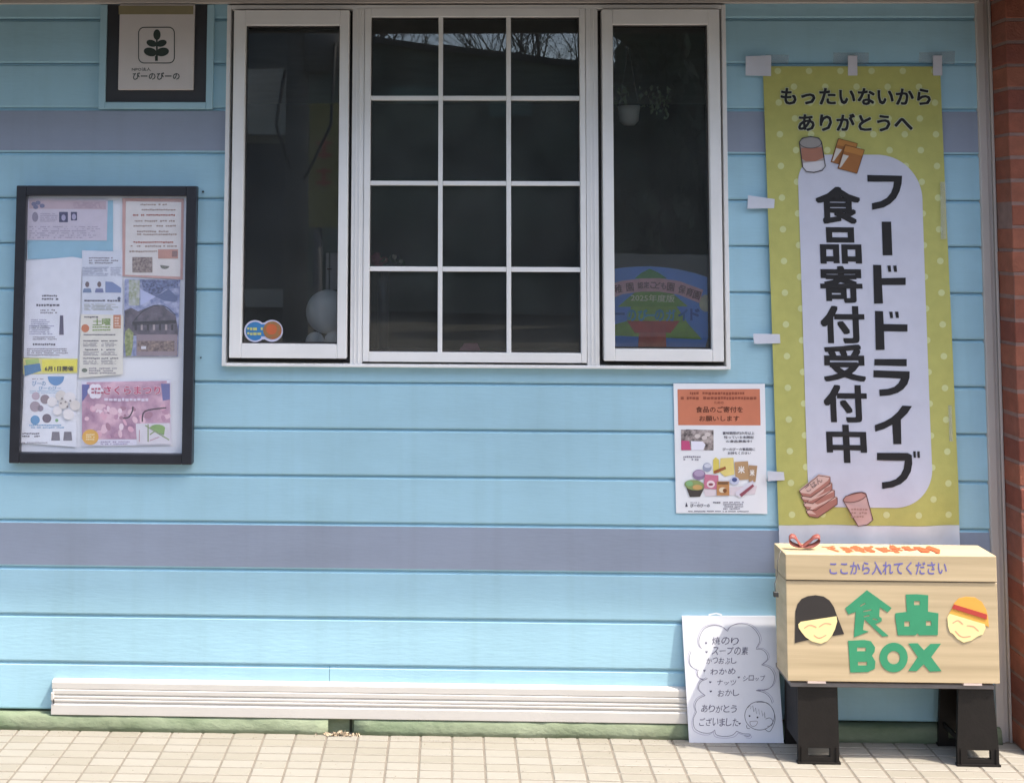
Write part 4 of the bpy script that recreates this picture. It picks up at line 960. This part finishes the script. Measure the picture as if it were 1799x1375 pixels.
# ---- withered leaves by the plinth recess
def leafmesh():
    vs, fs = [], []
    for i in range(46):
        c = G(random.gauss(600, 20), random.uniform(1287, 1293)); c = Vector((c.x, min(c.y, -.045), GZ)); c.z += random.uniform(.001, .010) * math.exp(-((c.x - G(597, 1290).x) / .03) ** 2) + .001
        l, w = random.uniform(.006, .013), random.uniform(.003, .006); e = Euler((random.uniform(-1, 1), random.uniform(-1, 1), random.uniform(0, 6))).to_matrix()
        n = len(vs); vs += [c + e @ Vector(q) for q in ((-l, 0, 0), (0, -w, .002), (l, 0, .001), (0, w, .002))]; fs.append([n, n + 1, n + 2, n + 3])
    return vs, fs
lv = leafmesh()
o = meshobj('dry_leaves', *lv, mat('dry_leaf', (.30, .22, .14), .8, 0, 60, col2=(.52, .42, .30))); tag(o, 'small heap of pale withered leaves at the plinth recess', 'dry leaves', kind='stuff')

# ================================================================== BEHIND THE GLASS
# painted guide board in the right window
QY = .013
def Q(L): return [(1020 + x / 4.043, 320 + y / 4.043) for x, y in L]
gb = thing('guide_board', 'painted board of a green tree on blue sky behind the right window', 'display board', P(1165, 612, QY))
arc = [(200, 622), (300, 607), (400, 600), (500, 598), (600, 606), (700, 620), (820, 648), (960, 695)]
shape('board', Q(arc + [(960, 1240), (200, 1240)]), QY, mat('board_blue', '#6a9cf4', .7, .08, 8), gb, thick=.005)
def gp(name, pts, col, k): shape(name, Q(pts), QY - k * MM, mat('paint_' + col[1:], col, .7, .14, 40), gb)
gp('tree_tier', [(385, 685), (430, 645), (490, 616), (550, 640), (615, 685)], '#4f9c3c', 1); gp('tree_tier', [(265, 885), (340, 820), (400, 770), (630, 765), (700, 830), (762, 882)], '#86b034', 1)
gp('tree_tier', [(360, 880), (680, 880), (760, 1000), (862, 1116), (245, 1090), (245, 1010), (330, 985)], '#9cc040', 1)
gp('tree_trunk', [(415, 1060), (605, 1060), (612, 1240), (405, 1240)], '#dc6a58', 2); gp('tree_trunk', [(330, 985), (705, 985), (640, 1070), (385, 1070)], '#d84a38', 2)
gp('pink_ribbon', [(200, 725), (300, 700), (430, 684), (560, 682), (700, 702), (870, 765), (845, 860), (700, 800), (560, 778), (430, 778), (300, 795), (200, 835)], '#f4b4bc', 3)
gp('balloon_shape', ell(890, 860, 48, 60), '#d9cfae', 3); gp('grey_shape', [(905, 1100), (940, 1050), (960, 1240), (870, 1240)], '#6f7480', 3)
for ch, x, y, r in (('稚', 268, 758, -8), ('園', 350, 745, -6), ('認', 425, 733, -3), ('定', 468, 730, -1), ('こ', 515, 732, 1), ('ど', 548, 734, 2), ('も', 590, 737, 4), ('園', 640, 744, 6), ('保', 720, 762, 12), ('育', 775, 780, 15), ('園', 825, 802, 18)):
    s = 26 if ch in '園稚保育' else 20; a = Q([(x - s, y - s * 1.15), (x + s, y + s * 1.15)])
    text(ch, *a[0], *a[1], QY - 4 * MM, ink('#70182c'), gb, .03, rot=r)
a = Q([(357, 797), (668, 850)]); text('2025年度版', *a[0], *a[1], QY - 4 * MM, ink('#fff6cc'), gb, .03, rot=1.5)
for ch, x, y, r, c in (('ー', 280, 935, 0, '#3468c0'), ('の', 362, 945, 0, '#58a8d0'), ('び', 440, 945, 0, '#58b0d0'), ('ー', 502, 945, 0, '#70b8d0'), ('の', 560, 945, 0, '#58a0c8'), ('ガ', 640, 945, 0, '#6cb0d8'), ('イ', 728, 942, 0, '#3c78cc'), ('ド', 812, 940, 0, '#2c5cc0')):
    h = 8 if ch == 'ー' else 42; a = Q([(x - 34, y - h), (x + 34, y + h)]); text(ch, *a[0], *a[1], QY - 4 * MM, ink(c), gb, .05)
# white round figure
def Lq(x, y): return (390 + x / 4.044, 320 + y / 4.044)
PLW = mat('plush_white', (.85, .84, .86), .9, .03, 20, .3, 200)
def blob(name, px, py, rpx, yd, par, sq=(1, 1, 1)):
    c = P(*Lq(px, py), yd); r = (P(*Lq(px + rpx, py), yd) - c).length
    bm = bmesh.new(); bmesh.ops.create_uvsphere(bm, u_segments=32, v_segments=20, radius=r)
    for v in bm.verts: v.co = Vector((v.co.x * sq[0], v.co.y * sq[1], v.co.z * sq[2])) + c
    return bmobj(name, bm, PLW, par, True)
pf = thing('plush_figure', 'round white plush figure with two rounded feet behind the left window', 'plush toy', P(*Lq(730, 1165), .13))
blob('body', 752, 920, 156, .13, pf); blob('foot', 660, 1130, 66, .10, pf, (1, 1, 1)); blob('foot', 796, 1128, 70, .10, pf, (1, 1, 1))
pc = thing('paper_bag', 'tall pale paper container above the white plush figure in the left window', 'container', P(*Lq(790, 760), .22))
q = [P(*Lq(x, y), .22) for x, y in ((742, 505), (835, 505), (835, 765), (742, 765))]
box('side', q[0].x, q[0].x + .010, .205, .30, q[2].z, q[0].z, mat('pale_card', (.30, .27, .28), .8), pc); box('front', q[0].x + .014, q[1].x + .03, .22, .30, q[2].z, q[0].z, mat('pale_card2', (.34, .30, .32), .8), pc)
box('handle', q[0].x + .005, q[0].x + .020, .20, .204, q[2].z + .07, q[2].z + .075, mat('dark_red_knob', (.08, .03, .03), .6), pc)
# sticker on the left pane
ST = -.016 - .0012 + .0
sk = thing('window_sticker', 'blue and orange double round sticker at the foot of the left window', 'sticker', P(*Lq(295, 1130), ST))
def dbl(r):
    a, b = [], []
    for i in range(22): t_ = math.radians(50 + 260 * i / 21); a.append((235 + r * math.cos(t_), 1058 + r * math.sin(t_)))
    for i in range(22): t_ = math.radians(-130 + 260 * i / 21); b.append((355 + r * math.cos(t_), 1056 + r * math.sin(t_)))
    return [Lq(*p) for p in a + b]
shape('sticker_base', dbl(78), ST, ink('#c9c8dc'), sk); shape('blue_disc', dbl(66)[:22], ST - MM, ink('#3f7fb4'), sk)
shape('blue_disc', [Lq(*p) for p in ((235, 1008), (320, 1010), (320, 1095), (235, 1095))], ST - 1.2 * MM, ink('#3f7fb4'), sk)
shape('orange_disc', [Lq(*p) for p in ell(358, 1052, 66, 64)], ST - 2 * MM, mat('sticker_orange', '#b0663c', .5, 0, 90, col2='#8a7a50'), sk); shape('orange_disc', [Lq(*p) for p in ell(352, 1045, 38, 38)], ST - 2.5 * MM, ink('#c4643c'), sk)
p0, p1 = Lq(180, 1025), Lq(300, 1095); fine_print(p0[0], p0[1], p1[0], p1[1], 2, ST - 3 * MM, ink('#c6c878'), sk)
# pink toys / bunting seen dimly in the middle window
def Mq(x, y): return (620 + x / 4.089, 330 + y / 4.089)
o = shape('pink_paper_house', [Mq(*p) for p in ((755, 1200), (770, 1160), (800, 1120), (895, 1118), (915, 1165), (930, 1205))], .10, mat('pink_card', '#c88a98', .8), None, thick=.03); tag(o, 'small pink paper shape at the foot of the middle window', 'ornament')
fl = thing('flower_bunch', 'dim pink and cream flower bunch at the left of the middle window', 'flowers', P(*Mq(180, 570), .22))
for c, r, h in (((165, 510), 48, '#9c5864'), ((225, 520), 26, '#8c5a50'), ((298, 495), 20, '#a09888'), ((345, 530), 16, '#8a8a78'), ((190, 545), 30, '#94505c')):
    cc = P(*Mq(*c), .22); bm = bmesh.new(); bmesh.ops.create_icosphere(bm, subdivisions=2, radius=r / 4.089 * .0019)
    for v in bm.verts: v.co = v.co * random.uniform(.75, 1.15) + cc
    bmobj('blossom', bm, mat('blossom_' + h[1:], h, .9), fl)
bm = bmesh.new()
for i in range(40):
    c = P(*Mq(random.uniform(140, 380), random.uniform(500, 580)), random.uniform(.2, .26)); e = Euler([random.uniform(-2, 2) for _ in range(3)]).to_matrix(); s = random.uniform(.008, .018)
    bm.faces.new([bm.verts.new(c + e @ Vector(q)) for q in ((-s, 0, 0), (0, -s * .4, 0), (s, 0, 0), (0, s * .4, 0))])
bmobj('leaf_bunch', bm, mat('dim_leaf', (.05, .08, .03), .8), fl)
tube('vase', [P(*Mq(220, 560), .22), Vector((P(*Mq(220, 560), .22).x, .22, 1.205))], .02, mat('vase_dark', (.05, .05, .06), .3), fl, 12)
# hanging pot with plant, right window
def Rq(x, y): return (1020 + x / 4.043, y / 4.043)
hp = thing('hanging_plant', 'white hanging pot with trailing leaves inside the right window', 'potted plant', P(*Rq(345, 890), .35))
def lathe(name, prof, c, m, par, n=24):
    vs = [(c.x + r * math.cos(2 * math.pi * k / n), c.y + r * math.sin(2 * math.pi * k / n), c.z + z) for r, z in prof for k in range(n)]
    fs = [[i * n + k, i * n + (k + 1) % n, (i + 1) * n + (k + 1) % n, (i + 1) * n + k] for i in range(len(prof) - 1) for k in range(n)]
    return meshobj(name, vs, fs, m, par, True)
c = P(*Rq(345, 895), .35); s = (P(*Rq(415, 895), .35) - c).length
lathe('pot', [(0, 0), (s * .55, .002), (s * .95, s * .5), (s * 1.05, s * 1.4), (s * 1.15, s * 2.0), (s * 1.0, s * 2.0), (s * .9, s * 1.8), (0, s * 1.7)], c, mat('pot_white', (.75, .74, .68), .5), hp)
tube('wire', [c + Vector((s, 0, s * 2)), c + Vector((0, 0, s * 8))], .0012, mat('wire', (.3, .3, .3), .5), hp, 5); tube('wire', [c + Vector((-s, 0, s * 2)), c + Vector((0, 0, s * 8))], .0012, mat('wire', (.3, .3, .3), .5), hp, 5)
bm = bmesh.new()
for i in range(170):
    a = random.uniform(-1, 1); x = a * s * 3.2 + (s * .9 if a > 0 else 0); z = s * 2.2 + random.uniform(-.4, 1.6) * s - max(0, a) * s * random.uniform(0, 1.8)
    cc = c + Vector((x, random.uniform(-1, 1) * s, z + s * .3)); e = Euler([random.uniform(-2, 2) for _ in range(3)]).to_matrix(); q_ = random.uniform(.006, .013)
    bm.faces.new([bm.verts.new(cc + e @ Vector(v)) for v in ((-q_, 0, 0), (0, -q_ * .5, 0), (q_, 0, 0), (0, q_ * .5, 0))])
bmobj('foliage', bm, mat('houseplant_leaf', (.30, .36, .24), .7), hp)

# ================================================================== ACROSS THE STREET (seen in the glass, plus added sky blockers)
def mirror(px, py, dist, pl=-.014):              # where the reflected sight line through a pane stands at a distance in front of the wall
    q = P(px, py, pl); d = ray(px, py); return q + Vector((d.x, -d.y, d.z)) * (dist / d.y)
hc = thing('garden_wall_building', 'dark long building with a sloping roof edge across the street', 'building', (0, -20, 0))
a, b = mirror(650, 72, 20), mirror(1017, 122, 20)
sl_ = (b.z - a.z) / (b.x - a.x); xa_, xb_ = -3.2, 15
meshobj('wall', [(xa_, -20, 0), (xb_, -20, 0), (xb_, -20, a.z + sl_ * (xb_ - a.x)), (xa_, -20, a.z + sl_ * (xa_ - a.x)), (xa_, -24, 0), (xb_, -24, 0), (xb_, -24, a.z + sl_ * (xb_ - a.x)), (xa_, -24, a.z + sl_ * (xa_ - a.x))],
        [[0, 1, 2, 3][::-1], [4, 5, 6, 7], [3, 2, 6, 7], [0, 3, 7, 4], [1, 5, 6, 2]], mat('far_dark_wall', (.02, .024, .02), .9, 0, 1.1, col2=(.17, .20, .15), detail=10), hc)
for k in range(5):
    x = -1.2 + k * 1.9; z = a.z + sl_ * (x - a.x) - .9
    f = box('window', x, x + 1.0, -20, -19.96, z - .35, z, mat('far_window', (.10, .16, .13), .3), hc)
prism('roof_edge', [(-19.85, 0), (-19.85, .12), (-20.1, .12), (-20.1, 0)], xa_, xb_, mat('far_roof', (.03, .03, .03), .8), hc)
ro = bpy.data.objects['roof_edge']
for v in ro.data.vertices: v.co.z += a.z + sl_ * (v.co.x - a.x) - .02
ab = thing('apartment_block', 'grey rendered apartment block far across the street', 'building', (-7, -22, 0))
box('wall', -45, -3.3, -30, -22, 0, 19, mat('far_render', (.50, .47, .40), .9, .1, 1.2), ab)  # height and width extended to block low sky light
zl = mirror(500, 213, 22).z
box('ledge', -45, -3.3, -22.0, -21.4, zl - .35, zl, mat('far_ledge', (.42, .42, .36), .9), ab)
for k in range(48): box('window', -4.6 - (k % 12) * 2.4, -3.7 - (k % 12) * 2.4, -22.02, -21.98, zl + 1.2 + (k // 12) * 3, zl + 2.4 + (k // 12) * 3, mat('far_glass', (.04, .045, .05), .2), ab)
box('shopfront', -9, -3.5, -22.03, -21.99, .4, zl - .5, mat('far_shop', (.03, .035, .045), .4), ab)
up = thing('utility_pole', 'concrete utility pole with a transformer across the street', 'utility pole', tuple(mirror(521, 300, 9).xy) + (0,))
pp = up.location
tube('pole', [(pp.x, pp.y, -.1), (pp.x, pp.y, 8)], .14, mat('pole_concrete', (.10, .10, .095), .9), up, 12, .10)
tz = mirror(517, 80, 9).z
tube('transformer', [(pp.x + .25, pp.y, tz - .3), (pp.x + .25, pp.y, tz + .45)], .2, mat('transformer_grey', (.12, .12, .12), .6), up, 14)
tube('cross_arm', [(pp.x - .8, pp.y, tz + .7), (pp.x + .8, pp.y, tz + .7)], .04, mat('arm_steel', (.1, .1, .1), .5), up, 6)
tube('cable', [(pp.x - .12, pp.y + .15, tz - .3), (pp.x - .2, pp.y + .2, tz - .9), (pp.x - .06, pp.y + .1, tz - 1.4)], .018, mat('cable_black', (.02, .02, .02), .6), up, 6)
tube('cable', [(pp.x + .42, pp.y + .15, tz), (pp.x + .40, pp.y + .2, tz - .9), (pp.x + .1, pp.y + .1, tz - 1.5)], .018, mat('cable_black', (.02, .02, .02), .6), up, 6)
s0, s1 = mirror(545, 180, 9.5), mirror(600, 400, 9.5)
sg2 = thing('roadside_sign', 'yellow upright shop sign with red lettering across the street', 'sign', (s0.x, -9.5, 0))
box('sign_panel', s0.x, s1.x, -9.6, -9.5, s1.z, s0.z, mat('yellow_sign', (.30, .27, .08), .6), sg2); tube('post', [(s0.x + .1, -9.55, -.1), (s0.x + .1, -9.55, s1.z)], .05, mat('arm_steel', (.1, .1, .1)), sg2)
for k in range(2):
    c = mirror(570, 262 + k * 50, 9.5); box('red_mark', c.x - .09, c.x + .09, -9.499, -9.492, c.z - .09, c.z - .055, mat('red_sign', (.45, .05, .03), .6), sg2); box('red_mark', c.x - .02, c.x + .02, -9.4985, -9.491, c.z - .11, c.z + .1, mat('red_sign', (.45, .05, .03)), sg2)
    box('red_mark', c.x - .09, c.x + .09, -9.499, -9.492, c.z + .05, c.z + .08, mat('red_sign', (.45, .05, .03)), sg2)
BARK = mat('bare_bark', (.06, .05, .045), .95, .2, 20)
def bare_tree(x, y, h, lab):
    t = thing('bare_tree', lab, 'tree', (x, y, 0), 'bare trees behind the dark building')
    tr, cr = bmesh.new(), bmesh.new()
    def grow(bm, p, d, l, r, lev):
        mid = p + d * l * .5 + Vector([random.gauss(0, .03 * l) for _ in range(3)]); e = p + d * l
        tube_bm(bm, [p, mid, e], r, 4 if lev > 1 else 7, r * .62)
        if lev >= 6: return
        for k in range(3 if lev < 4 else 2):
            nd = (d + Vector((random.gauss(0, .42), random.gauss(0, .42), random.uniform(-.05, .35)))).normalized()
            grow(cr, e if k < 2 else mid, nd, l * random.uniform(.6, .85), r * .58, lev + 1)
    random.seed(int(x * 31 + 900)); grow(tr, Vector((x, y, -.1)), Vector((random.gauss(0, .04), 0, 1)).normalized(), h * .30, h * .0095, 0)
    bmobj('trunk', tr, BARK, t, True); bmobj('crown', cr, BARK, t, True)
for k, (x, y, h) in enumerate(((-2.0, -26, 11.5), (.4, -26.5, 10.5), (2.4, -27.5, 12.5), (4.3, -26, 10), (6.4, -28, 12), (-4.5, -30, 12), (9, -27, 11), (-.8, -24.8, 10), (1.4, -25, 9.5), (3.3, -24.6, 10.2))):
    bare_tree(x, y, h, ('first', 'second', 'third', 'fourth', 'fifth', 'sixth', 'seventh', 'eighth', 'ninth', 'tenth')[k] + ' bare winter tree from the utility pole, mirrored in the upper panes')

def evergreen(x, y, h, w, lab):  # evergreens added to block low sky light and darken the right panes
    t = thing('added_evergreen', lab, 'tree', (x, y, 0), 'evergreens added to block sky light')
    tube('trunk', [(x, y, -.1), (x, y, h * .6)], .16, BARK, t, 8, .06)
    bm = bmesh.new(); rnd = random.Random(int(x * 100))
    for i in range(2600):
        u = rnd.random() ** .7; a = rnd.uniform(0, 6.283); z = h * (.12 + .88 * u); r = w * (1 - .75 * u) * rnd.uniform(.45, 1) * (1 + .18 * math.sin(a * 3 + z))
        c = Vector((x + r * math.cos(a), y + r * math.sin(a), z)); e = Euler((rnd.uniform(-2, 2), rnd.uniform(-2, 2), a)).to_matrix(); q = rnd.uniform(.12, .30)
        bm.faces.new([bm.verts.new(c + e @ Vector(v)) for v in ((-q, 0, 0), (0, -q * .6, 0), (q, 0, 0), (0, q * .6, 0))])
    bmobj('crown', bm, mat('evergreen_leaf', (.020, .034, .016), .7, 0, 1.5, col2=(.05, .075, .035)), t)
ob = thing('sky_blocker', 'tall grey block added behind the evergreens to hold back sky light', 'building', (25, -26, 0))
box('wall', 7.5, 48, -36, -26, 0, 24, mat('sky_blocker_grey', (.22, .21, .20), .9, .1, 1.2), ob)  # added block that keeps low sky light off the wall
for k in range(60): box('window', 9 + (k % 10) * 3.6, 11 + (k % 10) * 3.6, -26.02, -25.97, 2 + (k // 10) * 3.6, 3.6 + (k // 10) * 3.6, mat('far_glass', (.04, .045, .05), .2), ob)
for k, (x, y, h, w) in enumerate(((3.95, -18.0, 8.6, 1.15), (5.2, -18.4, 10.5, 1.6), (6.9, -18.8, 13.5, 2.2), (9.9, -19, 14, 2.5), (13.3, -18.5, 15, 2.7))):
    evergreen(x, y, h, w, ('nearest', 'second', 'third', 'fourth', 'farthest')[k] + ' evergreen added to block sky light, right of the sloping roof')

lw = box('low_wall', 2.2, 16, -16.4, -16.1, -.1, 1.28, mat('low_wall_render', (.34, .33, .30), .9, .15, 1.5)); tag(lw, 'pale low wall in front of the evergreens across the street', 'wall')
rs = random.Random(5)
gr_v, gr_f = [], []
for i in range(420):                              # grit and crumbs on the tiles and along the foot of the wall
    x, y = rs.uniform(-1.6, 1.75), (-.046 - abs(rs.gauss(0, .03)) if i % 2 else rs.uniform(-.42, -.05)); r = rs.uniform(.0006, .0019); z = GZ
    n = len(gr_v); gr_v += [(x + r, y, z), (x, y + r, z), (x - r, y, z), (x, y - r, z), (x, y, z + r)]; gr_f += [[n, n + 1, n + 4], [n + 1, n + 2, n + 4], [n + 2, n + 3, n + 4], [n + 3, n, n + 4]]
o = meshobj('grit', gr_v, gr_f, mat('grit', (.16, .12, .08), .9, .3, 300)); tag(o, 'scattered dark grit on the pale tiles', 'grit', kind='stuff')
